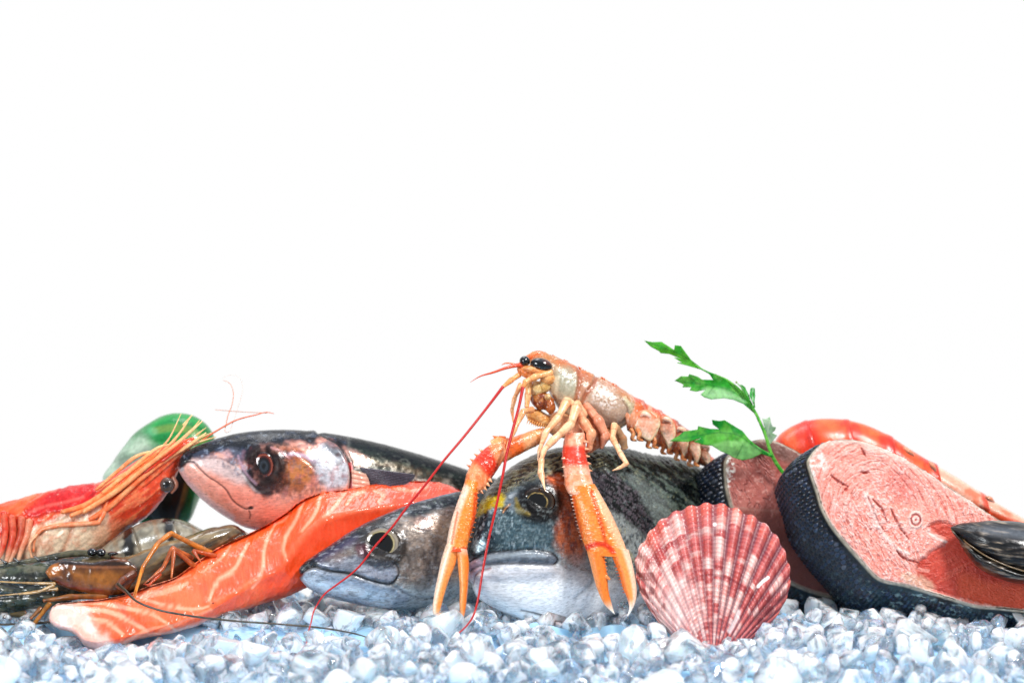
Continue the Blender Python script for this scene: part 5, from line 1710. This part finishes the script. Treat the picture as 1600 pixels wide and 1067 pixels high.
o = S.emit('scallop_shell', M['scallop'], None, '#efd2ca', paint_sc)
tag(o, 'ribbed red and white scallop shell standing upright on the ice', 'seashell')

# ================================================================ PARSLEY
pa = thing('parsley_sprig', 'green parsley sprig leaning up from between the two salmon steaks', 'herb', (1236, 760, 92))
Zp = 92


def rp_(x, y):
    return (980 + x / 4.103, 510 + y / 4.103)


st = [rp_(*v) for v in [(1060, 1010), (1030, 975), (930, 830), (880, 680), (820, 550), (760, 450), (650, 350), (500, 285), (440, 250), (390, 200)]]
zs = [100, 96, 88, 86, 88, 90, 92, 94, 95, 96]
tube([(x, y, z_) for (x, y), z_ in zip(st, zs)], [3.1, 3, 2.8, 2.5, 2.3, 2, 1.7, 1.3, 1.0, .7], 12, 120).emit('stem', M['leaf'], pa, '#4aa03a', chitin('#4aa03a', '#8cc860'))
tube([(*rp_(930, 830), 87), (*rp_(860, 792), 80), (*rp_(790, 740), 74)], [2.3, 1.9, 1.2], 10, 30).emit('stem', M['leaf'], pa, '#3f9a3c', chitin('#3f9a3c', '#6cb858'))
tube([(*rp_(800, 500), 88), (*rp_(770, 450), 86), (*rp_(745, 400), 84)], [1.5, 1.1, .8], 8, 24).emit('stem', M['leaf'], pa, '#4aa03a')
tube([(*rp_(815, 520), 88), (*rp_(812, 470), 86), (*rp_(806, 420), 84)], [1.4, 1.0, .8], 8, 24).emit('stem', M['leaf'], pa, '#4aa03a')
tube([(*rp_(700, 359), 86), (*rp_(740, 400), 86), (*rp_(775, 455), 87)], [.6, .6, .8], 8, 24).emit('stem', M['leaf'], pa, '#6aa84a')
blob(*rp_(700, 358), 86, 1.6, 1.6, 1.6).emit('bud', M['leaf'], pa, '#8a9a3a')
LV = [([(110, 92), (165, 100), (220, 98), (270, 130), (300, 150), (305, 120), (325, 122), (345, 125), (370, 160), (410, 215), (470, 262), (500, 285), (440, 267), (380, 250), (325, 236), (320, 230), (350, 232),
        (298, 199), (320, 200), (350, 210), (270, 177), (215, 172), (205, 160), (150, 130)], [[(110, 92), (270, 150), (380, 200), (470, 262)]], '#3c9a30', '#74b83c', 96),
      ([(305, 347), (345, 318), (390, 320), (400, 305), (450, 320), (480, 340), (550, 342), (530, 310), (500, 287), (570, 305), (650, 350), (705, 395), (765, 455), (805, 515), (812, 555),
        (745, 497), (680, 470), (620, 460), (540, 468), (495, 455), (470, 437), (500, 407), (440, 418), (400, 410), (410, 390), (355, 390), (360, 372)],
       [[(305, 347), (450, 365), (560, 380), (700, 430), (800, 530)], [(560, 380), (520, 430)], [(450, 365), (400, 320)]], '#379a34', '#8abc64', 90),
      ([(270, 735), (330, 700), (365, 672), (450, 660), (455, 638), (530, 655), (588, 657), (548, 628), (543, 598), (590, 605), (625, 600), (690, 640), (740, 670), (780, 720), (830, 765), (925, 825),
        (920, 838), (860, 815), (800, 845), (740, 858), (680, 840), (650, 820), (600, 800), (545, 765), (480, 757), (425, 737), (475, 716), (390, 740)],
       [[(290, 733), (450, 700), (600, 680), (720, 700), (800, 760), (900, 820)], [(600, 680), (560, 610)], [(450, 700), (460, 650)], [(700, 840), (740, 760)]], '#1f8a30', '#7cb84e', 74),
      ([(865, 590), (890, 592), (915, 578), (920, 612), (932, 640), (955, 645), (948, 665), (930, 682), (962, 698), (940, 725), (912, 762), (896, 730), (884, 700), (878, 640)],
       [[(915, 600), (900, 700), (905, 750)]], '#8fb08c', '#c4d2bc', 92),
      ([(720, 372), (738, 375), (756, 388), (765, 410), (782, 440), (790, 470), (772, 452), (748, 430), (735, 408)], [[(725, 375), (780, 460)]], '#3c9c3c', '#6cb860', 84),
      ([(790, 398), (800, 391), (818, 396), (821, 440), (818, 470), (808, 497), (795, 470), (784, 442)], [[(805, 395), (805, 490)]], '#23903a', '#5cb060', 83)]
for k, (ol, veins, c1, c2, z0) in enumerate(LV):
    pts = [rp_(*v) for v in ol]
    cx = np.mean([a for a, b in pts]); cyy = np.mean([b for a, b in pts])

    def dep(x, y, cx=cx, cyy=cyy, z0=z0, k=k):
        P = np.stack([x, y, 0 * x], -1)
        return z0 - 5 * np.sin((x - cx) / 16.0 + k) + 4 * np.sin((y - cyy) / 9.0 + 2 * k) + 6 * (noise(P, 14, 2, 5 + k) - .5)
    Sg = leafmesh(pts, dep, .45, 1.6)

    def pf(p, veins=veins, c1=c1, c2=c2, k=k):
        p.mix(sst(p.n(14, 3, 3), .4, .65) * .5, c2)
        if k == 1:
            p.mix(p.poly([rp_(*v) for v in [(470, 420), (620, 400), (760, 490), (700, 480), (600, 465), (500, 460)]], 4, wob=4) * .65, '#a9c8a0')
        if k == 2:
            p.mix(p.poly([rp_(*v) for v in [(540, 760), (640, 730), (740, 730), (860, 800), (760, 860), (680, 845)]], 3, wob=3) * .8, '#8fc07c')
        for v in veins:
            m = p.line([rp_(*w) for w in v], .5, 1.1)
            p.mix(m * .55, '#0f6a30' if k in (0, 1, 2) else '#e0e6d8'); p.h += m * .3
    Sg.emit('leaf', M['leaf'], pa, c1, pf)
# ================================================================ LANGOUSTINE (on top of the bream)
lg = thing('langoustine', 'orange langoustine with long claws perched on top of the sea bream', 'langoustine', (900, 705, 60))
top = [(826, 562), (836, 556), (848, 550), (862, 555), (877, 561), (910, 577), (942, 591), (967, 605), (985, 618), (993, 628)]
bot = [(832, 580), (850, 592), (858, 612), (868, 632), (884, 648), (908, 664), (936, 675), (960, 673), (980, 660), (990, 640)]
S = side_loft(top, bot, [(0, 8), (.15, 24), (.4, 36), (.8, 38), (1, 26)], [(0, 40), (.5, 58), (1, 72)], 380, 200, 2.2)
CAR = S


def paint_car(p):
    nA = p.n(9, 4, 1); nB = p.n(24, 3, 2); nC = p.n(3, 3, 5)
    p.c[:] = lin('#c8b092')
    p.mix(sst(p.a, .35, .75) * .9, '#c4824a'); p.mix(sst(p.a, .6, .9) * sst(nB, .35, .55) * .55, '#cc6a2e')
    p.mix(p.poly([(930, 592), (950, 600), (972, 620), (982, 645), (970, 665), (945, 672), (920, 655), (912, 630), (918, 605)], 6, wob=5) * .8, '#b89c8a')
    p.mix(p.poly([(935, 600), (960, 612), (962, 630), (940, 640), (928, 620)], 8, wob=8) * sst(nC, .42, .6) * .8, '#efe4dc')
    p.mix(p.poly([(872, 575), (902, 582), (903, 600), (895, 620), (880, 615), (872, 595)], 6, wob=5) * .7, '#a8aa98')
    p.mix(p.poly([(874, 580), (900, 586), (900, 598), (884, 600)], 5, wob=6) * sst(nC, .45, .6) * .8, '#e8e8de')
    p.mix(p.poly([(908, 583), (922, 590), (924, 600), (912, 620), (904, 622), (905, 600)], 4, wob=4) * .7, '#b97c62')
    for ln, w in (([(904, 576), (906, 590), (903, 610), (899, 630)], 2.6), ([(932, 588), (928, 600), (916, 616), (908, 632)], 2.8)):
        m = p.line(ln, w, 3); p.mix(m * .75, '#a8603c'); p.h -= 2.2 * m
    p.mix(p.line([(866, 618), (872, 625), (884, 628), (900, 632), (910, 634)], 1.4, 3) * .5, '#a87050')
    p.mix(p.line([(872, 590), (868, 610), (868, 625)], 2, 3) * .6, '#e6d6b8')
    eg = p.line([(976, 622), (986, 642), (976, 664), (952, 675), (930, 672)], 2.2, 2.5)
    p.mix(eg * .8, '#d8cca8'); p.h += eg * 1.4
    gi = p.line([(972, 622), (981, 642), (972, 660), (950, 670)], .8, 2)
    p.mix(gi * .6, '#8a6a58'); p.h -= gi * 1.6
    sp = sst(nC, .7, .78) * sst(p.a, .1, .5)
    p.mix(sp * .7, '#f8e4d4'); p.h += sp * 1.4
    p.mix(sst(nC, .66, .76) * .25, '#f6ece4')
    p.mix(sst(1 - nC, .66, .76) * .4, '#96644c')
    p.h += (nA - .5) * 1.8 + (nB - .5) * 1.5


S.emit('carapace', M['shellfish'], lg, '#d9b49c', paint_car)
# crest spines
for x, y in ((848, 551), (866, 557), (884, 564), (906, 575), (917, 581), (942, 591), (960, 601)):
    tube([(x + 2, y + 2, 56), (x - 3, y - 2.5, 54)], [2.6, .5], 8, 6).emit('carapace_spine', M['shellfish'], lg, '#e2784a')
tube([(852, 556, 48), (838, 553, 44), (826, 558, 40), (815, 566, 36), (806, 572, 34)], [6, 5, 4, 2.6, .8], 12, 40, flat=.6).emit('rostrum', M['shellfish'], lg, '#e07c4a', chitin('#e07c4a', '#f0a070'))
# eyes
e1 = blob(846, 570, 18, 17.5, 10.5, 11, 14, 30, 40).emit('eye', M['eye'], lg, '#0d0d12', lambda p: p.mix(p.ell(858, 566, 9, 4, 20, .6) * .7, '#7a4a3c'))
e2 = blob(820, 564, 20, 8.5, 8, 9, 10, 30, 40).emit('eye', M['eye'], lg, '#0d0d12')
# face: antenna bases and mouthparts
def lump(cx, cy, y, rx, ry, rd, ang, name, c1, c2, seed=0, amp=2):
    def f(p):
        p.mix(sst(p.n(6, 3, seed), .45, .62) * .8, c2); p.h += (p.n(5, 3, seed + 2) - .5) * amp
    return blob(cx, cy, y, rx, ry, rd, ang, 40, 50).emit(name, M['shellfish'], lg, c1, f)


lump(856, 590, 26, 13, 11, 14, 20, 'antenna_base', '#e0a060', '#eebc84', 1)
lump(838, 578, 22, 24, 7, 12, 8, 'antenna_base', '#e59a5c', '#f0bc88', 2)
lump(822, 582, 26, 16, 8, 10, 30, 'antenna_base', '#de8a50', '#f0b480', 3)
lump(838, 608, 32, 12, 13, 14, 0, 'mouthpart', '#dcc08a', '#ecdcb0', 4)
lump(851, 602, 30, 10, 12, 12, 10, 'mouthpart', '#d8b070', '#ecd8a4', 5)
lump(846, 626, 30, 17, 14, 13, 30, 'mouthpart', '#8f4a2c', '#c88a50', 6, 5)
lump(858, 632, 24, 9, 15, 10, -20, 'mouthpart', '#b8703c', '#7a3a22', 7, 5)
lump(856, 620, 16, 5, 5, 5, 0, 'mouthpart', '#d8b888', '#b88a58', 8)
lump(842, 653, 34, 22, 12, 14, 22, 'mouthpart', '#e0a868', '#edc690', 9, 4)
lump(878, 664, 45, 30, 20, 26, 15, 'underside', '#e0b088', '#c88a60', 10, 4)
lump(925, 678, 50, 34, 14, 26, 0, 'underside', '#c8946c', '#a87050', 11, 4)
for i in range(9):
    x = 826 + i * 3.4; y = 655 + i * 1.2
    tube([(x, y, 20), (x - 3, y + 7, 17)], [1.4, .3], 6, 6).emit('mouth_bristle', M['shellfish'], lg, '#e8b070')
seg_leg(lg, [(862, 582, 20), (838, 588, 8), (822, 596, 0), (817, 606, -4)], [6, 5.5, 5, 3], ['#e8a468', '#f2c08c'], 'antenna_peduncle')
seg_leg(lg, [(812, 585, 26), (800, 593, 18), (785, 605, 10)], [4, 4.5, 3], ['#e8a468', '#f0b478'], 'antenna_peduncle')
tube([(820, 570, 22), (806, 571, 14), (790, 575, 6), (770, 582, 0), (750, 588, -2), (735, 597, -2)], [4, 3.4, 2.4, 1.8, 1.0, .3], 10, 60).emit('antennule', M['whip'], lg, '#dc5c34')
tube([(812, 572, 22), (800, 568, 18), (788, 568, 16), (784, 570, 16)], [2, 1.4, 1, .5], 8, 24).emit('antennule', M['whip'], lg, '#e88a60')
# long red feelers
tube([(786, 604, 9), (760, 638, -6), (725, 682, -30), (693, 720, -50), (660, 763, -66), (636, 792, -72), (612, 824, -76), (586, 853, -80), (560, 886, -86), (548, 897, -90), (525, 914, -98), (507, 928, -104),
      (494, 947, -110), (486, 972, -150), (481, 992, -175), (478, 1010, -190)], [2.6, 2.2, 2.1, 2, 2, 2, 1.9, 1.8, 1.6, 1.6, 1.5, 1.4, 1.3, 1.2, 1, .8], 10, 200).emit('antenna', M['whip'], lg, '#c41f1c')
tube([(817, 605, -5), (812, 630, -14), (801, 672, -30), (792, 708, -44), (786, 740, -56), (772, 806, -72), (764, 840, -80), (758, 870, -84), (752, 905, -88), (748, 930, -92), (742, 955, -98), (730, 976, -135),
      (716, 990, -165), (706, 1003, -185)], [2.8, 2.4, 2.3, 2.3, 2.2, 2.1, 2, 2, 1.9, 1.8, 1.7, 1.5, 1.3, .9], 10, 200).emit('antenna', M['whip'], lg, '#c41f1c')
# maxillipeds
seg_leg(lg, [(814, 600, 22), (804, 622, 12), (800, 640, 8), (802, 660, 6)], [4, 3.6, 3, 1], ['#f0bc8c', '#e8a070'], 'mouth_leg')
seg_leg(lg, [(832, 640, 18), (818, 642, 2), (805, 668, -12), (796, 690, -16), (788, 709, -18)], [5, 4.8, 4.2, 3, 1], ['#f2c090', '#e8a878'], 'mouth_leg')
seg_leg(lg, [(826, 596, 22), (825, 615, 14), (823, 636, 12)], [5, 5, 4], ['#e8b074', '#f0c898'], 'mouth_leg')
# walking legs
LC = ['#f6cfa8', '#eeb284']
seg_leg(lg, [(905, 640, 14), (886, 626, 4), (873, 651, -14), (853, 675, -30), (843, 703, -38), (840, 720, -42)], [7, 7, 6.2, 5, 3.2, .8], LC, seed=1)
seg_leg(lg, [(912, 650, 8), (902, 632, -6), (892, 663, -26), (866, 686, -40), (850, 703, -48), (845, 722, -56)], [7, 7.5, 7, 6, 4.5, 3], LC, seed=2)
seg_leg(lg, [(846, 716, -56), (845, 738, -66), (852, 767, -84)], [4.5, 5.5, .6], LC, seed=3)
seg_leg(lg, [(902, 634, 6), (911, 658, -8), (924, 676, -12), (921, 700, -8), (912, 712, -2)], [6, 8, 8, 5, 1.5], ['#eeb088', '#d88c64'], seed=4)
seg_leg(lg, [(914, 632, 14), (934, 655, 2), (946, 680, 0), (940, 700, 8)], [6, 8, 8, 3], ['#e8a484', '#cf8a6c'], seed=5)
seg_leg(lg, [(925, 640, 20), (930, 672, 10), (934, 692, 14), (922, 706, 18)], [6, 8, 7, 3], ['#d8946c', '#c07c58'], seed=6)
seg_leg(lg, [(966, 690, 38), (960, 664, 14), (957, 684, -2), (968, 706, -18), (979, 724, -26), (970, 730, -30), (957, 735, -34)], [5, 5.5, 5, 4.2, 4.4, 3, .8], LC, seed=7)
seg_leg(lg, [(962, 666, 20), (972, 684, 24), (976, 700, 32)], [5, 7, 6], ['#c8a078', '#a87c5c'], seed=8)


def spines(parent, pts, n, y, size, col='#f6d0a8', dirx=1.0, diry=0):
    q = spl(pts, n)
    for x, yy in q:
        size_ = size * .8
        tube([(x - dirx * 2, yy - diry * 2, y + 4), (x + dirx * size_, yy + diry * size_, y)], [size_ * .7, .25], 6, 5).emit('spine', M['shellfish'], parent, col)


def clawpart(parent, name, top, bot, w, yc, c1, paint, nu=160, nv=90, ex=2.2):
    return side_loft(top, bot, w, yc, nu, nv, ex).emit(name, M['shellfish'], parent, c1, paint)


def claw_empty(x, y, z):
    o = bpy.data.objects.new('claw', None); C.objects.link(o)
    o.parent = lg
    o.location = Vector(W(np.array([x, y, z], float))) - wloc(lg)
    o.empty_display_size = .005
    return o


def pal(c2, c3, seed, redtop=None, whitetip=None):
    def f(p):
        nA = p.n(9, 3, seed); nC = p.n(3.4, 3, seed + 5)
        p.mix(sst(nA, .42, .62) * .6, c2)
        if c3:
            p.mix(sst(p.a, .15, .7), c3)
        if redtop:
            p.mix(sst(p.s, redtop[0], redtop[0] + .12) * (1 - sst(p.s, redtop[1] - .1, redtop[1] + .05)) * .9, redtop[2])
        if whitetip:
            p.mix(sst(p.s, whitetip, 1), '#f8ece0')
        p.mix(sst(nC, .68, .78) * .55, '#fbe2cc'); p.h += (nC - .5) * 1.5 + (nA - .5) * 1.5
    return f


# --- left claw
c1 = claw_empty(820, 690, 10)
clawpart(c1, 'arm_segment', [(850, 668), (835, 671), (815, 678), (795, 684), (778, 682), (766, 688)], [(852, 690), (835, 698), (815, 708), (800, 716), (788, 722), (776, 716)],
         [(0, 12), (.6, 15), (1, 13)], [(0, 30), (1, -8)], '#f0a468', pal('#f6c498', None, 3, (.35, .75, '#ea7430')))
clawpart(c1, 'arm_segment', [(788, 692), (768, 694), (752, 706), (740, 718), (730, 738), (725, 756)], [(790, 714), (782, 726), (774, 738), (766, 750), (758, 762), (748, 768)],
         [(0, 13), (.5, 18), (1, 14)], [(0, -8), (1, -36)], '#f0905c', pal('#f8b88c', None, 5, (.2, .62, '#dc3010')))


def palm_left(p):
    nA = p.n(8, 3, 2); nC = p.n(2.6, 3, 8)
    p.mix(sst(nA, .45, .6) * .5, '#f4a45c')
    p.mix(p.line([(726, 764), (712, 800), (702, 840), (697, 862)], 6, 5) * .95, '#f8dcc6')
    p.mix(p.line([(744, 772), (742, 800), (736, 836)], 2.6, 3) * .85, '#e4501c')
    p.mix(p.line([(714, 800), (708, 830), (704, 856)], 1.4, 1.6) * .7, '#e06a20')
    p.mix(p.line([(704, 857), (716, 860), (730, 858)], 3, 4) * .9, '#e2501c')
    p.mix(sst(nC, .66, .76) * .6, '#fbdcb8'); p.h += (nC - .5) * 1.8
    p.h -= p.line([(714, 796), (708, 830), (704, 856)], 1.5, 3) * 1.6


clawpart(c1, 'palm', [(728, 748), (721, 768), (712, 792), (704, 818), (699, 842), (697, 862)], [(748, 754), (746, 775), (744, 800), (738, 825), (732, 845), (729, 862)],
         [(0, 12), (.4, 17), (1, 13)], [(0, -40), (1, -72)], '#f0923c', palm_left)
clawpart(c1, 'finger', [(697, 850), (690, 872), (684, 900), (678, 930), (676, 952), (679, 970)], [(718, 852), (712, 880), (702, 905), (694, 930), (688, 952), (681, 971)],
         [(0, 12), (.5, 8), (1, 1.2)], [(0, -70), (1, -88)], '#f0a45c', lambda p: (p.mix(sst(p.a, -.3, .5) * .9, '#f8dcc4'), p.mix(sst(p.s, .8, 1), '#f6f0e4')))
clawpart(c1, 'finger', [(712, 855), (714, 868), (716, 890), (718, 915), (718, 945), (720, 972)], [(730, 858), (733, 880), (732, 905), (730, 930), (727, 955), (721, 980)],
         [(0, 11), (.5, 8), (1, 1)], [(0, -72), (1, -90)], '#f2a866', lambda p: (p.mix(sst(-p.a, -.2, .5) * .9, '#f08a30'), p.mix(sst(p.s, .78, 1), '#f6f0e4'), p.mix((1 - sst(p.s, 0, .12)) * .6, '#f8dccc')))
spines(c1, [(724, 762), (714, 790), (706, 820), (700, 846)], 14, -50, 2.2, dirx=-1)
spines(c1, [(747, 762), (745, 790), (741, 820), (734, 846)], 12, -56, 3, '#f09a60')
spines(c1, [(700, 905), (694, 925), (690, 940)], 8, -82, 1.6)
spines(c1, [(719, 900), (719, 925), (719, 950)], 8, -86, 1.6, dirx=-1)
spines(c1, [(752, 704), (740, 716), (733, 728)], 4, -22, 5, '#f0a070', -1, -.6)
spines(c1, [(766, 750), (760, 760), (752, 768)], 4, -40, 6, '#f0b488', .7, .7)
spines(c1, [(786, 684), (776, 684)], 2, -4, 8, '#ee8038', -1, -.5)

# --- right claw
c2 = claw_empty(905, 690, 0)
clawpart(c2, 'arm_segment', [(886, 656), (884, 668), (884, 680), (880, 694)], [(912, 656), (912, 668), (912, 680), (908, 694)], 14, [(0, 30), (1, -2)], '#e8b494', pal('#f0c8ac', None, 12), 60, 60)
clawpart(c2, 'arm_segment', [(884, 676), (880, 694), (878, 712), (880, 730), (882, 748)], [(914, 676), (915, 692), (916, 712), (920, 730), (924, 750)], [(0, 15), (.5, 19), (1, 17)], [(0, -6), (1, -34)],
         '#f2a888', pal('#f8c8b0', None, 15, (.22, .72, '#de3412')))
clawpart(c2, 'arm_segment', [(884, 740), (882, 752), (884, 764), (890, 772)], [(922, 742), (926, 752), (928, 762), (926, 772)], [(0, 16), (1, 16)], [(0, -34), (1, -48)], '#f0a078', pal('#f8c8b0', None, 18), 60, 60)


def palm_right(p):
    nA = p.n(8, 3, 2); nC = p.n(2.6, 3, 8)
    p.mix(sst(nA, .45, .6) * .5, '#f4a45c')
    p.mix(p.line([(940, 772), (956, 806), (970, 835), (982, 866)], 10, 9) * .85, '#f4c8a4')
    p.mix(p.line([(924, 768), (934, 800), (942, 830), (946, 850)], 2.6, 2.6) * .7, '#e0561c')
    p.mix(p.line([(894, 770), (902, 806), (910, 840)], 2, 2.4) * .7, '#e4601f')
    p.mix(p.line([(914, 856), (930, 850), (948, 852), (958, 862)], 3, 4) * .95, '#dc3c12')
    p.mix(sst(nC, .66, .76) * .6, '#fbdcb8'); p.h += (nC - .5) * 1.8
    p.h -= p.line([(926, 768), (936, 800), (944, 832)], 1.5, 3) * 1.6


clawpart(c2, 'palm', [(890, 760), (893, 775), (898, 798), (904, 822), (911, 846), (920, 868)], [(929, 756), (940, 775), (954, 800), (966, 826), (976, 850), (982, 870)],
         [(0, 15), (.4, 20), (1, 15)], [(0, -46), (1, -70)], '#ee8c38', palm_right)
clawpart(c2, 'finger', [(950, 856), (958, 874), (967, 896), (973, 918), (980, 935), (983, 950), (980, 961)], [(982, 858), (988, 880), (993, 905), (995, 925), (993, 940), (988, 952), (981, 963)],
         [(0, 13), (.5, 9), (1, 1)], [(0, -70), (1, -86)], '#f2a45c', lambda p: (p.mix(sst(p.a, .2, .7) * .8, '#ee8030'), p.mix(sst(-p.a, .1, .6) * .8, '#f8dcc4'), p.mix(sst(p.s, .7, .95), '#f8f4ec')))
clawpart(c2, 'finger', [(917, 862), (922, 880), (927, 900), (935, 925), (946, 946), (960, 959)], [(944, 860), (946, 880), (949, 900), (951, 922), (955, 940), (961, 960)],
         [(0, 13), (.5, 9), (1, 1)], [(0, -72), (1, -88)], '#ee8c3c', lambda p: (p.mix(sst(p.a, .3, .8) * .5, '#f8b880'), p.mix(sst(p.s, .72, 1), '#f8f0e4')))
spines(c2, [(891, 768), (897, 796), (903, 822), (909, 842)], 14, -60, 2.6, '#fbe6d4', -1)
spines(c2, [(927, 768), (935, 795), (942, 822), (947, 844)], 12, -84, 2, '#e8602c', .7)
spines(c2, [(961, 885), (968, 905), (974, 925)], 9, -80, 2, '#f08a48', -1)
spines(c2, [(945, 866), (947, 884), (948, 896)], 6, -84, 2.2, '#f09a58', 1)
tube([(946, 900, -84), (953, 905, -86)], [4, 1.5], 8, 8).emit('tooth', M['shellfish'], c2, '#f09a58')
spines(c2, [(916, 690), (918, 712), (922, 735)], 5, -28, 5, '#f4bc98', 1, .1)
spines(c2, [(880, 716), (881, 736), (884, 756)], 4, -38, 4, '#f4c8ac', -1, .1)

# --- abdomen
TA = spl([(972, 608), (1000, 625), (1028, 641), (1052, 655), (1075, 672), (1094, 690), (1108, 708), (1118, 722)], 141)
BA = spl([(980, 672), (1000, 685), (1030, 697), (1052, 707), (1072, 716), (1090, 724), (1106, 730), (1116, 734)], 141)
bd = [0, 26, 50, 72, 94, 114, 140]
DEP = lambda k: 68 + 150 * k / 140
PL = [((1003, 636), [(994, 646), (990, 664), (996, 678), (1008, 686), (1016, 689), (1024, 680), (1031, 664), (1030, 650), (1018, 642), (1006, 640)]),
      ((0, 0), [(1034, 650), (1032, 672), (1040, 690), (1046, 701), (1052, 690), (1056, 672), (1052, 658), (1042, 650)]),
      ((0, 0), [(1058, 666), (1056, 684), (1063, 700), (1069, 712), (1074, 700), (1076, 684), (1070, 672)]),
      ((0, 0), [(1078, 682), (1077, 698), (1083, 712), (1089, 723), (1094, 712), (1094, 698), (1087, 686)]),
      ((0, 0), [(1097, 700), (1096, 712), (1102, 722), (1107, 728), (1110, 718), (1107, 706)])]
for i in range(6):
    a, b = bd[i], min(140, bd[i + 1] + 3)
    ix = np.linspace(a, b, 6).astype(int)
    w = 36 - 3.6 * i
    Sg = side_loft([tuple(v) for v in TA[ix]], [tuple(v) for v in BA[ix]], [(0, w - 3), (.7, w), (1, w - 1)], [(0, DEP(a)), (1, DEP(b))], 80, 130, 2.1)

    def pf(p, i=i):
        nA = p.n(8, 3, 3 + i); nC = p.n(3, 3, 5)
        p.mix(sst(p.a, .0, .5), '#dc7440'); p.mix(sst(nA, .45, .6) * .35, '#ea9c70'); p.mix(sst(p.a, .65, .9) * .7, '#d04a14')
        p.mix(sst(-p.a, .5, .9) * .7, '#c87448')
        p.mix(sst(p.s, .84, .93) * .6, '#c45a2c'); p.mix((1 - sst(np.abs(p.s - .45), .06, .16)) * sst(p.a, -.2, .4) * .5, '#f6cdb0')
        p.mix(sst(nC, .62, .74) * .6, '#fbe8dc')
        p.h += sst(p.s, .6, .95) * 1.8 + (nA - .5) * 2.6 + (nC - .5) * 1.2
    seg = Sg.emit('tail_segment', M['shellfish'], lg, '#e8a684', pf)
    if i < 5:
        ol = PL[i][1]
        cx = np.mean([q[0] for q in ol]); cyy = np.mean([q[1] for q in ol])
        yf = DEP((a + b) / 2) - w * .80
        Sp = radial(ol, cx, cyy, 30, 90, lambda x, y, r, a_: yf - 5 * np.sqrt(np.clip(1 - r ** 2, 0, 1)) - (y - cyy) * .1, lambda x, y, r, a_: yf + 3 - (y - cyy) * .1)

        def pp(p, i=i, cyy=cyy):
            nA = p.n(8, 3, 9 + i)
            p.mix(sst(nA, .42, .62) * .8, '#e0a888'); p.mix(sst(p.r, .78, .95) * .7, '#e0d2aa'); p.mix(sst(cyy - p.y, 2, 14) * .7, '#d8703c'); p.mix((1 - sst(p.r, .3, .7)) * .4, '#d8907c')
            p.h += (nA - .5) * 3
        Sp.emit('side_plate', M['shellfish'], seg, '#e8cfb8', pp)
        tube([(cx - 10 + i, cyy - 14, yf - 1), (cx - 6, cyy - 18, yf - 4), (cx + 3, cyy - 15, yf - 3), (cx + 6 - i, cyy - 8, yf - 1)], [2, 3.6, 3.2, 1.4], 10, 30).emit('side_ridge', M['shellfish'], seg, '#f4c8ac', chitin('#f4c8ac', '#fbe6da'))
    # swimmerets
    if i < 5:
        bx, by = BA[(a + b) // 2]
        for d_ in (-7, 3):
            tube([(bx + d_, by - 10, DEP(a) - w * .5), (bx + d_ + 4, by - 2, DEP(a) - w * .62), (bx + d_ + 2, by + 5, DEP(a) - w * .6), (bx + d_ + 9, by + 8, DEP(a) - w * .5)], [3.6, 3.4, 3, 1.4], 10, 24).emit(
                'swimmeret', M['shellfish'], lg, '#d88a54', chitin('#d88a54', '#f0c08c'))
for dx, dy, ang in ((12, 4, 25), (10, 12, 45), (16, -2, 10)):
    blob(1120 + dx * .6, 728 + dy * .6, 222, 14, 5, 3, ang).emit('tail_fan', M['shellfish'], lg, '#dc6a34')
